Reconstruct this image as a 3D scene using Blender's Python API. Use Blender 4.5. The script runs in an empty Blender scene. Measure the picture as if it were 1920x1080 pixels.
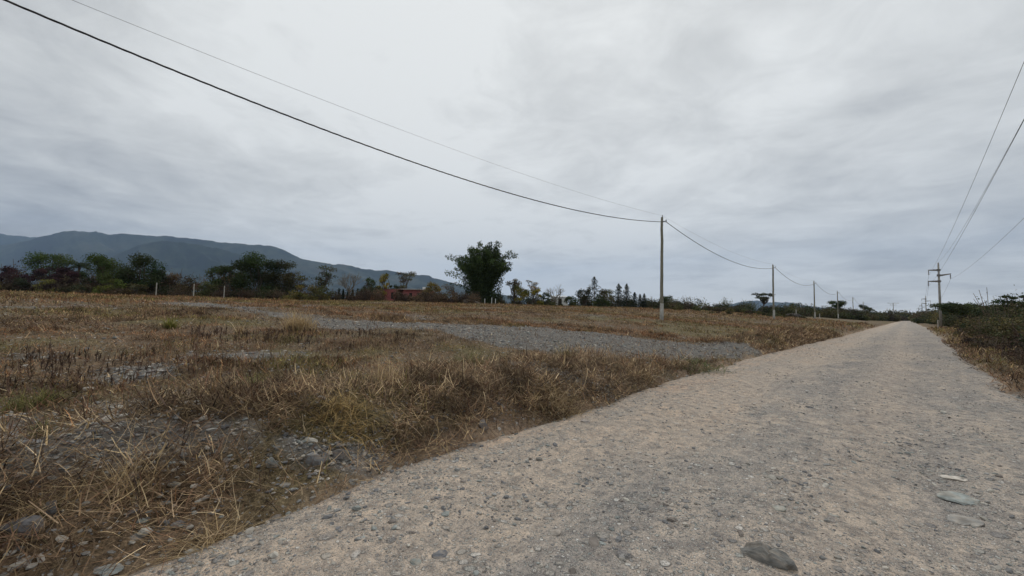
import bpy, math, random
import numpy as np
C = bpy.context.scene.collection
PI = math.pi
rs = np.random.RandomState(7)
random.seed(7)

# ------------------------------------------------------------------ camera
FPX = 747.0; CAMH = 1.6
ROLL = math.radians(1.1); PITCH = math.radians(3.354); YAW = math.radians(44.719)
CAM = np.array([0.0, 0.0, CAMH])
_F = np.array([-math.sin(YAW)*math.cos(PITCH), math.cos(YAW)*math.cos(PITCH), math.sin(PITCH)])
_R0 = np.array([math.cos(YAW), math.sin(YAW), 0.0]); _U0 = np.cross(_R0, _F)
_R = _R0*math.cos(ROLL)+_U0*math.sin(ROLL); _U = -_R0*math.sin(ROLL)+_U0*math.cos(ROLL)
from mathutils import Matrix, Vector
cd = bpy.data.cameras.new('camera'); cam = bpy.data.objects.new('camera', cd); C.objects.link(cam)
cd.sensor_width = 36.0; cd.lens = FPX/1920*36; cd.clip_start = 0.05; cd.clip_end = 40000
M = Matrix.Identity(4)
for i in range(3):
    M[i][0] = _R[i]; M[i][1] = _U[i]; M[i][2] = -_F[i]; M[i][3] = CAM[i]
cam.matrix_world = M
bpy.context.scene.camera = cam

# ------------------------------------------------------------------ world, sun, exposure
SUN_EL, SUN_AZ = math.radians(52), math.radians(28)      # azimuth to the left of the road direction (+Y)
sc = bpy.context.scene
sc.view_settings.view_transform = 'Standard'; sc.view_settings.look = 'None'
sc.view_settings.exposure = 0.0; sc.view_settings.gamma = 1.0
w = bpy.data.worlds.new('World'); sc.world = w; w.use_nodes = True
nt = w.node_tree; nt.nodes.clear()
def N(t, **k):
    n = nt.nodes.new(t)
    for a, b in k.items():
        if a == 'ins':
            for i, v in b.items(): n.inputs[i].default_value = v
        else: setattr(n, a, b)
    return n
def L(a, ao, b, bi): nt.links.new(a.outputs[ao], b.inputs[bi])
def mth(op, a, b=None, clamp=False):
    n = nt.nodes.new('ShaderNodeMath'); n.operation = op; n.use_clamp = clamp
    for i, v in enumerate((a, b)):
        if v is None: continue
        if isinstance(v, (int, float)): n.inputs[i].default_value = v
        else: nt.links.new(v, n.inputs[i])
    return n.outputs[0]
def ramp(fac, stops, interp='LINEAR'):
    n = nt.nodes.new('ShaderNodeValToRGB'); cr = n.color_ramp; cr.interpolation = interp
    while len(cr.elements) > 1: cr.elements.remove(cr.elements[-1])
    cr.elements[0].position = stops[0][0]; cr.elements[0].color = (*stops[0][1], 1)
    for p, c in stops[1:]:
        e = cr.elements.new(p); e.color = (*c, 1)
    nt.links.new(fac, n.inputs[0]); return n.outputs[0]
def noise(vec, scale, detail=4, rough=.5, dist=0.0, dim='3D'):
    n = nt.nodes.new('ShaderNodeTexNoise'); n.noise_dimensions = dim
    n.inputs['Scale'].default_value = scale; n.inputs['Detail'].default_value = detail
    n.inputs['Roughness'].default_value = rough; n.inputs['Distortion'].default_value = dist
    if vec is not None: nt.links.new(vec, n.inputs['Vector'])
    return n.outputs[0]
tc = N('ShaderNodeTexCoord')
sep = N('ShaderNodeSeparateXYZ'); L(tc, 'Generated', sep, 0)
X, Y, Z = sep.outputs
zz = mth('ADD', mth('MAXIMUM', Z, 0.0), 0.12)
comb = N('ShaderNodeCombineXYZ')
nt.links.new(mth('DIVIDE', X, zz), comb.inputs[0]); nt.links.new(mth('DIVIDE', Y, zz), comb.inputs[1])
P = comb.outputs[0]
n1 = noise(P, 0.42, 5, .55, .6)
n2 = noise(P, 1.25, 7, .60, .5)
n3 = noise(P, 0.17, 2, .5)
n4 = noise(P, 3.1, 6, .62, .8)
def lobe(v, p):
    v = np.array(v, float); v /= np.linalg.norm(v)
    d = nt.nodes.new('ShaderNodeVectorMath'); d.operation = 'DOT_PRODUCT'
    nt.links.new(tc.outputs['Generated'], d.inputs[0]); d.inputs[1].default_value = tuple(v)
    return mth('POWER', mth('MAXIMUM', d.outputs['Value'], 0.0), p)
def dirpx(x, y): return _F + _R*(x-960)/FPX + _U*(540-y)/FPX
bri = mth('ADD', mth('MULTIPLY', mth('SUBTRACT', n1, .5), .62), mth('MULTIPLY', mth('SUBTRACT', n2, .5), .72))
bri = mth('ADD', bri, mth('MULTIPLY', mth('SUBTRACT', n3, .5), .25))
bri = mth('ADD', bri, mth('MULTIPLY', mth('SUBTRACT', n4, .5), .38))
bri = mth('ADD', bri, .80)
bri = mth('ADD', bri, mth('MULTIPLY', lobe(dirpx(1000, 120), 4), .05))
bri = mth('ADD', bri, mth('MULTIPLY', mth('SUBTRACT', 1.0, mth('DIVIDE', Z, .13), True), .11))
bri = mth('SUBTRACT', bri, mth('MULTIPLY', lobe(dirpx(60, 350), 10), .19))
bri = mth('SUBTRACT', bri, mth('MULTIPLY', lobe(dirpx(1800, 480), 26), .15))
bri = mth('ADD', bri, mth('MULTIPLY', lobe(dirpx(1050, 500), 14), .08))
bri = mth('MINIMUM', bri, .90)
bri = mth('MAXIMUM', bri, 0.25)
# clouds lie in front of a faint clear sky; tint shifts bluer where the cloud is thicker
tint = ramp(bri, [(0.3, (.965, .985, 1.005)), (0.5, (.975, .995, .995)), (0.7, (.985, 1.0, .98))])
cm = N('ShaderNodeVectorMath', operation='SCALE'); nt.links.new(tint, cm.inputs[0]); nt.links.new(bri, cm.inputs['Scale'])
bg1 = N('ShaderNodeBackground', ins={'Strength': 1.0}); nt.links.new(cm.outputs[0], bg1.inputs['Color'])
sky = N('ShaderNodeTexSky', sky_type='NISHITA', sun_disc=False, sun_elevation=SUN_EL, sun_rotation=-SUN_AZ)
bg2 = N('ShaderNodeBackground', ins={'Strength': 0.10}); L(sky, 0, bg2, 'Color')
mx = N('ShaderNodeMixShader', ins={0: 0.03}); L(bg1, 0, mx, 1); L(bg2, 0, mx, 2)
wo = N('ShaderNodeOutputWorld'); L(mx, 0, wo, 0)
sd = bpy.data.lights.new('sun', 'SUN'); sd.energy = 1.3; sd.angle = math.radians(18); sd.color = (1.0, .965, .91)
so = bpy.data.objects.new('sun', sd); C.objects.link(so)
sdir = Vector((-math.sin(SUN_AZ)*math.cos(SUN_EL), math.cos(SUN_AZ)*math.cos(SUN_EL), math.sin(SUN_EL)))
so.rotation_euler = sdir.to_track_quat('Z', 'Y').to_euler()
so.location = (0, 0, 60)

# ------------------------------------------------------------------ numpy noise
def _h(ix, iy, s):
    n = (ix.astype(np.int64)*374761393 + iy.astype(np.int64)*668265263 + s*1442695041) & 0xffffffff
    n = ((n ^ (n >> 13))*1274126177) & 0xffffffff
    return ((n ^ (n >> 16)) & 0xffff)/65535.0
def vn(x, y, s=0):
    x = np.asarray(x, float); y = np.asarray(y, float)
    ix = np.floor(x); iy = np.floor(y); fx = x-ix; fy = y-iy
    fx = fx*fx*(3-2*fx); fy = fy*fy*(3-2*fy)
    a = _h(ix, iy, s); b = _h(ix+1, iy, s); c = _h(ix, iy+1, s); d = _h(ix+1, iy+1, s)
    return (a*(1-fx)+b*fx)*(1-fy)+(c*(1-fx)+d*fx)*fy
def fbm(x, y, o=4, s=0, g=.5):
    v = 0; a = 1; t = 0
    x = np.asarray(x, float); y = np.asarray(y, float)
    for i in range(o):
        v = v + a*vn(x, y, s+i*17); t += a; a *= g
        x, y = (x*1.73+y*1.0)+3.1, (y*1.73-x*1.0)+7.7
    return v/t
def sm(a, b, x):
    t = np.clip((np.asarray(x, float)-a)/(b-a), 0, 1); return t*t*(3-2*t)

# ------------------------------------------------------------------ lie of the land (x right of camera, y along the road)
def edgeL(y):
    e = np.interp(y, [-6, 0, 1, 3.3, 9, 16, 38, 89, 500], [-2.9, -3.25, -3.5, -3.75, -4.0, -4.2, -4.15, -3.9, -3.6])
    return e + (fbm(y*.9, y*0+3, 3, 5)-.5)*.26 + (fbm(y*4, y*0+5, 2, 15)-.5)*.10 + (fbm(y*.12, y*0+9, 2, 6)-.5)*.4
def edgeR(y):
    e = np.interp(y, [-6, 12, 18, 43, 110, 500], [1.7, 1.6, 1.55, 1.95, 2.5, 2.5])
    return e + (fbm(y*.8, y*0+31, 3, 8)-.5)*.4 + (fbm(y*.12, y*0+19, 2, 9)-.5)*.4
def base_h(x, y):
    a = np.maximum(-x-4, 0)
    h = .7*(1-np.exp(-a/10))+2.4*(1-np.exp(-a/55)) + .009*np.clip(y, 0, 90)*np.clip(a/30, 0, 1)
    b = np.maximum(x-3, 0)
    h = h + .5*(1-np.exp(-b/6))
    return h
def ground_h(x, y, detail=True):
    x = np.asarray(x, float); y = np.asarray(y, float)
    dl = edgeL(y)-x; dr = x-edgeR(y)
    d = np.maximum(dl, dr)                      # distance outside the road
    off = sm(-.05, .25, d)
    h = base_h(x, y)
    hump = .21*np.exp(-((dl-1.5)/.95)**2)*(0.5+fbm(x*.3, y*.35, 2, 77)) + .16*sm(.0, 1.0, dl)
    hump = hump*(1-.97*np.exp(-((y-15.5)/8)**2))
    humpr = .12*np.exp(-((dr-1.6)/1.0)**2)
    nz = (fbm(x*.22, y*.22, 3, 1)-.5)*.30*sm(1, 6, d)
    if detail:
        nz = nz + ((fbm(x*1.3, y*1.3, 3, 2)-.5)*.16 + (fbm(x*6, y*6, 3, 3)-.5)*.09)*sm(-.1, .5, d) + (fbm(x*3.1, y*3.1, 3, 4)-.5)*.20*sm(.15, .9, d)*sm(4.5, 2.0, d)
    out = h + hump + humpr + nz + .02
    return np.where(off > 0, out*off + (-.12)*(1-off), -.12)
def road_h(x, y):
    l = edgeL(y); r = edgeR(y)
    u = (x-l)/(r-l)
    h = .05*(1-(2*u-1)**2)
    h = h - .035*np.exp(-((x+2.3)/.35)**2)*(.5+fbm(x*0, y*.1, 2, 41)) - .03*np.exp(-((x-.1)/.4)**2)
    h = h + (fbm(x*.7, y*.7, 3, 11)-.5)*.07 + (fbm(x*3.1, y*3.1, 3, 12)-.5)*.030 + (fbm(x*11, y*11, 3, 13)-.5)*.016
    e = np.minimum(u, 1-u)*(r-l)
    return h - .11*sm(.12, -.30, e)
def top_h(x, y):
    return np.maximum(ground_h(x, y), np.where((x > edgeL(y)-.4) & (x < edgeR(y)+.4), road_h(x, y), -9))
def at(px, py, zd): return CAM + dirpx(px, py)*zd
def onground(px, py):                       # where the line of sight meets the land
    d = dirpx(px, py)
    t = np.concatenate([np.arange(1, 12, .02), np.arange(12, 120, .1)])
    p = CAM[None]+d[None]*t[:, None]
    g = base_h(p[:, 0], p[:, 1])+.15*(p[:, 0] < -4)
    k = np.nonzero(p[:, 2] <= g)[0]
    k = k[0] if len(k) else len(t)-1
    return p[k]

# ------------------------------------------------------------------ mesh helpers
class G:
    def __init__(s): s.v = []; s.f = {}; s.c = []; s.n = 0
    def add(s, v, f, col=None):
        v = np.asarray(v, float).reshape(-1, 3)
        f = np.asarray(f, int)
        s.f.setdefault(f.shape[1], []).append(f+s.n)
        s.v.append(v); s.n += len(v)
        if col is None: col = (.5, .5, .5)
        col = np.asarray(col, float)
        if col.ndim == 1: col = np.tile(col, (len(v), 1))
        s.c.append(col)
    def box(s, c, d, col=None, rz=0):
        k = np.array([[x, y, z] for x in (-.5, .5) for y in (-.5, .5) for z in (-.5, .5)])*np.array(d)
        ca, sa = math.cos(rz), math.sin(rz)
        k = np.stack([k[:, 0]*ca-k[:, 1]*sa, k[:, 0]*sa+k[:, 1]*ca, k[:, 2]], 1)+np.array(c)
        s.add(k, [[0, 1, 3, 2], [4, 6, 7, 5], [0, 4, 5, 1], [2, 3, 7, 6], [0, 2, 6, 4], [1, 5, 7, 3]], col)
    def tube(s, pts, rad, n=6, col=None, caps=True):
        pts = np.asarray(pts, float); m = len(pts)
        rad = np.broadcast_to(np.asarray(rad, float), (m,))
        t = np.gradient(pts, axis=0); t /= np.linalg.norm(t, axis=1, keepdims=True)+1e-9
        ref = np.where(np.abs(t[:, 2:3]) > .9, np.array([[1., 0, 0]]), np.array([[0, 0, 1.]]))
        if np.ptp((np.abs(t[:, 2]) > .9).astype(int)): ref = np.tile([[.31, .95, .05]], (m, 1))
        a = np.cross(t, ref); a /= np.linalg.norm(a, axis=1, keepdims=True)+1e-9
        b = np.cross(t, a)
        th = np.arange(n)*2*PI/n
        v = pts[:, None]+(a[:, None]*np.cos(th)[None, :, None]+b[:, None]*np.sin(th)[None, :, None])*rad[:, None, None]
        i = np.arange(m-1)[:, None]*n; j = np.arange(n)[None]; k = (j+1) % n
        f = np.stack([i+j, i+k, i+n+k, i+n+j], -1).reshape(-1, 4)
        s.add(v.reshape(-1, 3), f, col)
        if caps:
            s.f.setdefault(n, []).append(np.array([list(range(n))[::-1], list(range((m-1)*n, m*n))])+s.n-m*n)
    def build(s, name, mat, parent=None, smooth=False):
        me = bpy.data.meshes.new(name)
        v = np.concatenate(s.v); me.vertices.add(len(v)); me.vertices.foreach_set('co', v.astype(np.float32).ravel())
        loops = []; starts = []; st = 0
        for k, fl in s.f.items():
            a = np.concatenate(fl); loops.append(a.ravel()); starts.append(st+np.arange(len(a))*k); st += a.size
        loops = np.concatenate(loops).astype(np.int32); starts = np.concatenate(starts).astype(np.int32)
        me.loops.add(len(loops)); me.loops.foreach_set('vertex_index', loops)
        me.polygons.add(len(starts)); me.polygons.foreach_set('loop_start', starts)
        me.update(calc_edges=True)
        ca = me.color_attributes.new('Col', 'FLOAT_COLOR', 'POINT')
        c = np.concatenate(s.c); c = np.concatenate([c, np.ones((len(c), 1))], 1).astype(np.float32)
        ca.data.foreach_set('color', c.ravel())
        me.polygons.foreach_set('use_smooth', np.full(len(starts), smooth))
        me.materials.append(mat)
        o = bpy.data.objects.new(name, me); C.objects.link(o)
        if parent is not None: o.parent = parent
        return o
def tag(o, label=None, cat=None, group=None, kind=None):
    if label: o['label'] = label
    if cat: o['category'] = cat
    if group: o['group'] = group
    if kind: o['kind'] = kind
    return o
def thing(name, loc, label, cat, group=None, rz=0):
    o = bpy.data.objects.new(name, None); C.objects.link(o); o.location = tuple(loc); o.rotation_euler[2] = rz
    o.empty_display_size = .2
    return tag(o, label, cat, group)
def grid_faces(nu, nv):
    i = np.arange(nu-1)[:, None]*nv; j = np.arange(nv-1)[None]
    return np.stack([i+j, i+nv+j, i+nv+j+1, i+j+1], -1).reshape(-1, 4)

# ------------------------------------------------------------------ materials
def newmat(name, rough=.9, spec=.2):
    global nt
    m = bpy.data.materials.new(name); m.use_nodes = True; nt = m.node_tree
    b = nt.nodes['Principled BSDF']; b.inputs['Roughness'].default_value = rough
    b.inputs['Specular IOR Level'].default_value = spec
    return m, b
def attr(name='Col'):
    n = nt.nodes.new('ShaderNodeAttribute'); n.attribute_name = name; return n.outputs['Color']
def objpos():
    n = nt.nodes.new('ShaderNodeNewGeometry'); return n.outputs['Position']
def mixc(fac, a, b, mode='MIX'):
    n = nt.nodes.new('ShaderNodeMix'); n.data_type = 'RGBA'; n.blend_type = mode; n.clamp_result = False
    for s_, v in ((n.inputs[0], fac), (n.inputs[6], a), (n.inputs[7], b)):
        if isinstance(v, (int, float)): s_.default_value = v
        elif isinstance(v, tuple): s_.default_value = (*v, 1)
        else: nt.links.new(v, s_)
    return n.outputs[2]
def bump(b, h, strength=.5, dist=.02, prev=None):
    n = nt.nodes.new('ShaderNodeBump'); n.inputs['Strength'].default_value = strength; n.inputs['Distance'].default_value = dist
    nt.links.new(h, n.inputs['Height'])
    if prev is not None: nt.links.new(prev, n.inputs['Normal'])
    nt.links.new(n.outputs[0], b.inputs['Normal']); return n.outputs[0]
def voro(vec, scale, feature='F1', rnd=1.0):
    n = nt.nodes.new('ShaderNodeTexVoronoi'); n.feature = feature; n.inputs['Scale'].default_value = scale
    n.inputs['Randomness'].default_value = rnd; nt.links.new(vec, n.inputs['Vector']); return n
def warp(vec, scale, amt):
    n = nt.nodes.new('ShaderNodeTexNoise'); n.inputs['Scale'].default_value = scale; n.inputs['Detail'].default_value = 2
    nt.links.new(vec, n.inputs['Vector'])
    s_ = nt.nodes.new('ShaderNodeVectorMath'); s_.operation = 'SUBTRACT'; nt.links.new(n.outputs['Color'], s_.inputs[0]); s_.inputs[1].default_value = (.5, .5, .5)
    k = nt.nodes.new('ShaderNodeVectorMath'); k.operation = 'SCALE'; nt.links.new(s_.outputs[0], k.inputs[0]); k.inputs['Scale'].default_value = amt
    a = nt.nodes.new('ShaderNodeVectorMath'); a.operation = 'ADD'; nt.links.new(vec, a.inputs[0]); nt.links.new(k.outputs[0], a.inputs[1])
    return a.outputs[0]
def setcol(b, c): nt.links.new(c, b.inputs['Base Color'])

def vcol_mat(name, rough=.9, nscale=0, namt=.0, transl=0.0, spec=.15):
    m, b = newmat(name, rough, spec)
    c = attr()
    if nscale:
        c = mixc(namt, c, ramp(noise(objpos(), nscale, 4), [(.3, (.35, .35, .35)), (.7, (1.5, 1.5, 1.5))]), 'MULTIPLY')
    setcol(b, c)
    if transl:
        tr = nt.nodes.new('ShaderNodeBsdfTranslucent'); nt.links.new(c, tr.inputs[0])
        ms = nt.nodes.new('ShaderNodeMixShader'); ms.inputs[0].default_value = transl
        nt.links.new(b.outputs[0], ms.inputs[1]); nt.links.new(tr.outputs[0], ms.inputs[2])
        nt.links.new(ms.outputs[0], nt.nodes['Material Output'].inputs[0])
    return m
MGRASS = vcol_mat('dry_grass', .85, transl=.25)
MLEAF = vcol_mat('foliage', .75, transl=.2)
MBARK = vcol_mat('bark', .95, 6, .6)
MSTONE = vcol_mat('stone', .85, 14, .55, spec=.3)
MPLAIN = vcol_mat('painted_surface', .8, 3, .35)
MCABLE = vcol_mat('cable_sheath', .5, spec=.4)
MWOOD = vcol_mat('weathered_pole_wood', .9, 9, .55)
MCONC = vcol_mat('weathered_concrete', .92, 5, .4)

# compacted road: tan earth with pebbles pressed into it, grey worn patches
m, b = newmat('road_surface', .92, .15); MROAD = m
p = objpos(); pw = warp(p, 9, .05)
mp = nt.nodes.new('ShaderNodeMapping'); mp.inputs['Scale'].default_value = (1, .42, 1); nt.links.new(p, mp.inputs['Vector']); ps = mp.outputs[0]
big = noise(ps, .55, 5, .6, .4)
med = noise(ps, 2.6, 5, .65, .3)
fine = noise(p, 30, 5, .7)
vfine = noise(p, 110, 3, .7)
sepx = nt.nodes.new('ShaderNodeSeparateXYZ'); nt.links.new(p, sepx.inputs[0])
side = nt.nodes.new('ShaderNodeMapRange'); nt.links.new(sepx.outputs[0], side.inputs[0])
side.inputs[1].default_value = -1.2; side.inputs[2].default_value = -3.6; side.inputs[3].default_value = 0; side.inputs[4].default_value = .19
earth = ramp(mth('ADD', mth('SUBTRACT', mth('ADD', mth('MULTIPLY', big, .6), mth('MULTIPLY', med, .4)), side.outputs[0]), .10),
             [(.28, (.47, .335, .245)), (.41, (.47, .37, .285)), (.51, (.43, .36, .295)), (.60, (.35, .305, .265)), (.70, (.265, .24, .22))])
def gauss(c, w_):
    t_ = mth('DIVIDE', mth('ADD', mth('SUBTRACT', sepx.outputs[0], c), mth('MULTIPLY', mth('SUBTRACT', big, .5), 1.6)), w_)
    return mth('EXPONENT', mth('MULTIPLY', mth('MULTIPLY', t_, t_), -1.0))
trk = mth('ADD', gauss(-2.5, .5), gauss(-.35, .5), True)
trk = mth('MULTIPLY', trk, mth('MULTIPLY', mth('SUBTRACT', med, .28), 3.0, True), True)
earth = mixc(mth('MULTIPLY', trk, .75), earth, (.45, .365, .29))
earth = mixc(.8, earth, ramp(noise(pw, 6.5, 6, .72, .3), [(.38, (.56, .57, .60)), (.5, (1.0, 1.0, 1.0)), (.62, (1.32, 1.28, 1.22))]), 'MULTIPLY')
earth = mixc(.55, earth, ramp(fine, [(.3, (.62, .62, .62)), (.7, (1.35, 1.35, 1.35))]), 'MULTIPLY')
earth = mixc(.5, earth, ramp(vfine, [(.3, (.55, .55, .56)), (.7, (1.45, 1.45, 1.45))]), 'MULTIPLY')
hgt = mth('MULTIPLY', fine, .5)
col = earth
for sc_, th_, dens, amt in ((22, .38, .42, .9), (48, .40, .30, .9), (9, .36, .70, .85), (100, .44, .25, .85), (4.5, .30, .86, .6)):
    v = voro(pw, sc_)
    sepc = nt.nodes.new('ShaderNodeSeparateColor'); nt.links.new(v.outputs['Color'], sepc.inputs[0])
    keep = mth('GREATER_THAN', mth('ADD', sepc.outputs[0], mth('MULTIPLY', mth('SUBTRACT', med, .5), 1.6)), dens)
    inside = mth('MULTIPLY', mth('SUBTRACT', th_, v.outputs['Distance']), 9.0, True)
    mask = mth('MULTIPLY', mth('MULTIPLY', keep, inside), mth('SUBTRACT', amt, mth('MULTIPLY', trk, .45)))
    stc = ramp(sepc.outputs[1], [(0, (.17, .17, .18)), (.25, (.28, .275, .265)), (.5, (.42, .385, .34)), (.7, (.35, .36, .335)), (.84, (.52, .48, .43)), (.96, (.70, .67, .62))])
    col = mixc(mask, col, stc)
    hgt = mth('ADD', hgt, mth('MULTIPLY', mask, .9*10/sc_+.2))
setcol(b, col); bump(b, hgt, 1.0, .03)

# field soil under the dry growth; a mask says where stones lie bare
m, b = newmat('field_soil', .95, .1); MSOIL = m
p = objpos(); pw = warp(p, 7, .06)
mask = attr('Col'); ms_ = nt.nodes.new('ShaderNodeSeparateColor'); nt.links.new(mask, ms_.inputs[0])
gm, grn, far_ = ms_.outputs[0], ms_.outputs[1], ms_.outputs[2]
n_a = noise(p, .35, 6, .62, .3); n_b = noise(p, 2.3, 6, .7, .2); n_c = noise(p, 17, 6, .75)
soil = ramp(n_b, [(.25, (.04, .030, .024)), (.45, (.075, .056, .042)), (.6, (.13, .10, .073)), (.78, (.22, .175, .13))])
dry = ramp(n_a, [(.3, (.15, .088, .052)), (.5, (.19, .125, .066)), (.62, (.155, .125, .055)), (.75, (.25, .18, .10))])
soil = mixc(mth('ADD', mth('MULTIPLY', far_, .3), .4), soil, dry)
soil = mixc(grn, soil, mixc(.6, (.12, .115, .045), ramp(n_b, [(.3, (.09, .075, .03)), (.7, (.17, .16, .07))])))
soil = mixc(.85, soil, ramp(n_c, [(.38, (.3, .3, .3)), (.62, (1.8, 1.8, 1.8))]), 'MULTIPLY')
soil = mixc(.6, soil, ramp(noise(p, 75, 4, .75), [(.4, (.35, .35, .35)), (.6, (1.8, 1.8, 1.8))]), 'MULTIPLY')
grav = ramp(n_b, [(.3, (.10, .09, .08)), (.7, (.22, .20, .175))])
hg = mth('MULTIPLY', n_c, .9); loose = []
for sc_, th_ in ((11, .40), (26, .42), (60, .42)):
    v = voro(pw, sc_)
    sepc = nt.nodes.new('ShaderNodeSeparateColor'); nt.links.new(v.outputs['Color'], sepc.inputs[0])
    ins_ = mth('MULTIPLY', mth('SUBTRACT', th_, v.outputs['Distance']), 8.0, True)
    ins0 = ins_; ins_ = mth('MULTIPLY', ins_, mth('GREATER_THAN', sepc.outputs[2], .35))
    stc = ramp(sepc.outputs[1], [(0, (.13, .13, .135)), (.3, (.21, .208, .20)), (.6, (.30, .29, .27)), (.85, (.38, .365, .34)), (.97, (.5, .48, .45))])
    grav = mixc(mth('MULTIPLY', ins_, .85), grav, stc)
    loose.append((mth('MULTIPLY', mth('MULTIPLY', ins0, mth('GREATER_THAN', sepc.outputs[2], .84 if sc_ > 20 else .92)), .8), stc))
    hg = mth('ADD', hg, mth('MULTIPLY', mth('MULTIPLY', ins_, gm), .8*12/sc_+.15))
gmask = mth('MULTIPLY', mth('SUBTRACT', mth('ADD', gm, mth('MULTIPLY', mth('SUBTRACT', n_b, .5), .9)), .33), 3.2, True)
dn = nt.nodes.new('ShaderNodeAttribute'); dn.attribute_name = 'Dust'
dirt = mixc(.7, mixc(n_b, (.30, .205, .14), (.44, .345, .255)), ramp(n_c, [(.38, (.5, .5, .5)), (.62, (1.45, 1.45, 1.45))]), 'MULTIPLY')
fin = mixc(mth('MULTIPLY', dn.outputs['Fac'], .85), soil, dirt)
for mk, sc2 in loose: fin = mixc(mk, fin, sc2); hg = mth('ADD', hg, mth('MULTIPLY', mk, .3))
setcol(b, mixc(gmask, fin, grav)); bump(b, hg, 1.0, .03)

m, b = newmat('forested_slope', .95, .05); MHILL = m
p = objpos()
hc = ramp(noise(p, .0022, 6, .65, .4), [(.36, (.008, .013, .011)), (.48, (.018, .028, .018)), (.58, (.036, .046, .028)), (.7, (.06, .056, .042))])
hc = mixc(.6, hc, ramp(noise(p, .012, 5, .7), [(.3, (.5, .5, .5)), (.7, (1.5, 1.5, 1.5))]), 'MULTIPLY')
setcol(b, hc)

# ------------------------------------------------------------------ where bare stones show (strips and patches on the land)
def wpoly(pts): return np.array([onground(*q)[:2] for q in pts])
def inpoly(x, y, poly):
    r = np.zeros(x.shape, bool); n = len(poly)
    for i in range(n):
        x1, y1 = poly[i]; x2, y2 = poly[(i+1) % n]
        c = ((y1 > y) != (y2 > y)) & (x < (x2-x1)*(y-y1)/(y2-y1+1e-12)+x1); r ^= c
    return r
def segdist(x, y, line):
    d = np.full(x.shape, 1e9)
    for (x1, y1), (x2, y2) in zip(line[:-1], line[1:]):
        dx, dy = x2-x1, y2-y1; t = np.clip(((x-x1)*dx+(y-y1)*dy)/(dx*dx+dy*dy+1e-9), 0, 1)
        d = np.minimum(d, np.hypot(x-x1-t*dx, y-y1-t*dy))
    return d
TRACK = wpoly([(590, 599), (700, 602), (850, 606), (1000, 611), (1200, 629), (1300, 638), (1400, 644), (1425, 655), (1385, 664), (1300, 670), (1200, 672), (1060, 664), (960, 650), (870, 634), (830, 620), (600, 611)])
PATCH = [wpoly([(340, 660), (450, 655), (570, 654), (560, 668), (430, 674), (330, 676)]),
         wpoly([(190, 690), (330, 672), (330, 692), (300, 706), (200, 712)]),
         wpoly([(-60, 790), (60, 790), (150, 800), (330, 830), (480, 846), (440, 885), (300, 912), (120, 930), (0, 960), (-60, 960)]),
         wpoly([(330, 735), (560, 716), (600, 722), (450, 742), (300, 755)]),
         wpoly([(150, 770), (330, 750), (320, 770), (190, 800)]),
         wpoly([(0, 660), (120, 662), (110, 674), (0, 676)])]
LINES = [(wpoly([(340, 571), (430, 580), (520, 590), (600, 600)]), 1.1), (wpoly([(560, 858), (640, 862), (700, 850)]), .25)]
def gravel_mask(x, y):
    g = np.where(inpoly(x, y, TRACK), 1.0, 0.0)
    dt = segdist(x, y, np.vstack([TRACK, TRACK[:1]]))
    g = np.where(g > 0, np.clip(.55+dt*1.2, 0, 1), np.clip(.5-dt*1.4, 0, 1))
    for P_ in PATCH:
        ins = inpoly(x, y, P_); dp = segdist(x, y, np.vstack([P_, P_[:1]]))
        g = np.maximum(g, np.where(ins, np.clip(.36+dp*1.0, 0, .6), np.clip(.42-dp*1.4, 0, 1)))
    for ln, wd in LINES:
        g = np.maximum(g, np.clip(.9-segdist(x, y, ln)/wd*.6, 0, .8))
    g = g + (fbm(x*.9, y*.9, 4, 51)-.5)*.55*(g > .05)
    g = np.maximum(g, sm(.60, .78, fbm(x*.35, y*.5, 4, 57))*.5)
    return np.clip(g, 0, 1)
def green_mask(x, y): return np.maximum(sm(.56, .76, fbm(x*.38, y*.38, 3, 90)), .8*sm(.54, .68, fbm(x*.12+4, y*.12, 3, 95)))

# ------------------------------------------------------------------ ground, one sheet to the horizon
def offroad_(x, y): return np.maximum(edgeL(y)-x, x-edgeR(y))
def make_ground():
    az = np.concatenate([np.linspace(-20, 112, 760), np.linspace(112, 340, 70)[1:-1]])*PI/180   # degrees left of the road
    r = [.0, .35]
    while r[-1] < 12500: r.append(r[-1]*1.0165+.012 if r[-1] < 60 else r[-1]*1.06)
    r = np.array(r)
    A, Rr = np.meshgrid(az, r, indexing='ij')
    A = np.vstack([A, A[:1]]); Rr = np.vstack([Rr, Rr[:1]])
    x = -np.sin(A)*Rr; y = np.cos(A)*Rr
    h = ground_h(x, y)
    far = sm(60, 400, Rr)
    h = h*(1-far)+(base_h(x, y))*far
    g = G(); f = grid_faces(*x.shape)[:, ::-1]
    col = np.stack([gravel_mask(x, y)*(1-far), green_mask(x, y)*.5, far], -1).reshape(-1, 3)
    g.add(np.stack([x, y, h], -1).reshape(-1, 3), f, col)
    o = g.build('ground', MSOIL, smooth=True); tag(o, kind='structure')
    e = o.data.attributes.new('Dust', 'FLOAT', 'POINT'); dd = offroad_(x, y)+(fbm(x*1.4, y*1.4, 3, 321)-.5)*.7
    e.data.foreach_set('value', ((1-sm(-.1, .45, dd))*(1-far)).ravel().astype(np.float32))
make_ground()
def make_road():
    y = [-4.0]
    while y[-1] < 700: y.append(y[-1]+.028+max(0, abs(y[-1])-3)*.0055)
    y = np.array(y); u = np.linspace(0, 1, 230)
    Yg, Ug = np.meshgrid(y, u, indexing='ij')
    l = edgeL(Yg)-.32; r = edgeR(Yg)+.32
    x = l+(r-l)*Ug
    g = G(); g.add(np.stack([x, Yg, road_h(x, Yg)], -1).reshape(-1, 3), grid_faces(*x.shape)[:, ::-1])
    tag(g.build('road', MROAD, smooth=True), kind='structure')
make_road()

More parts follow.
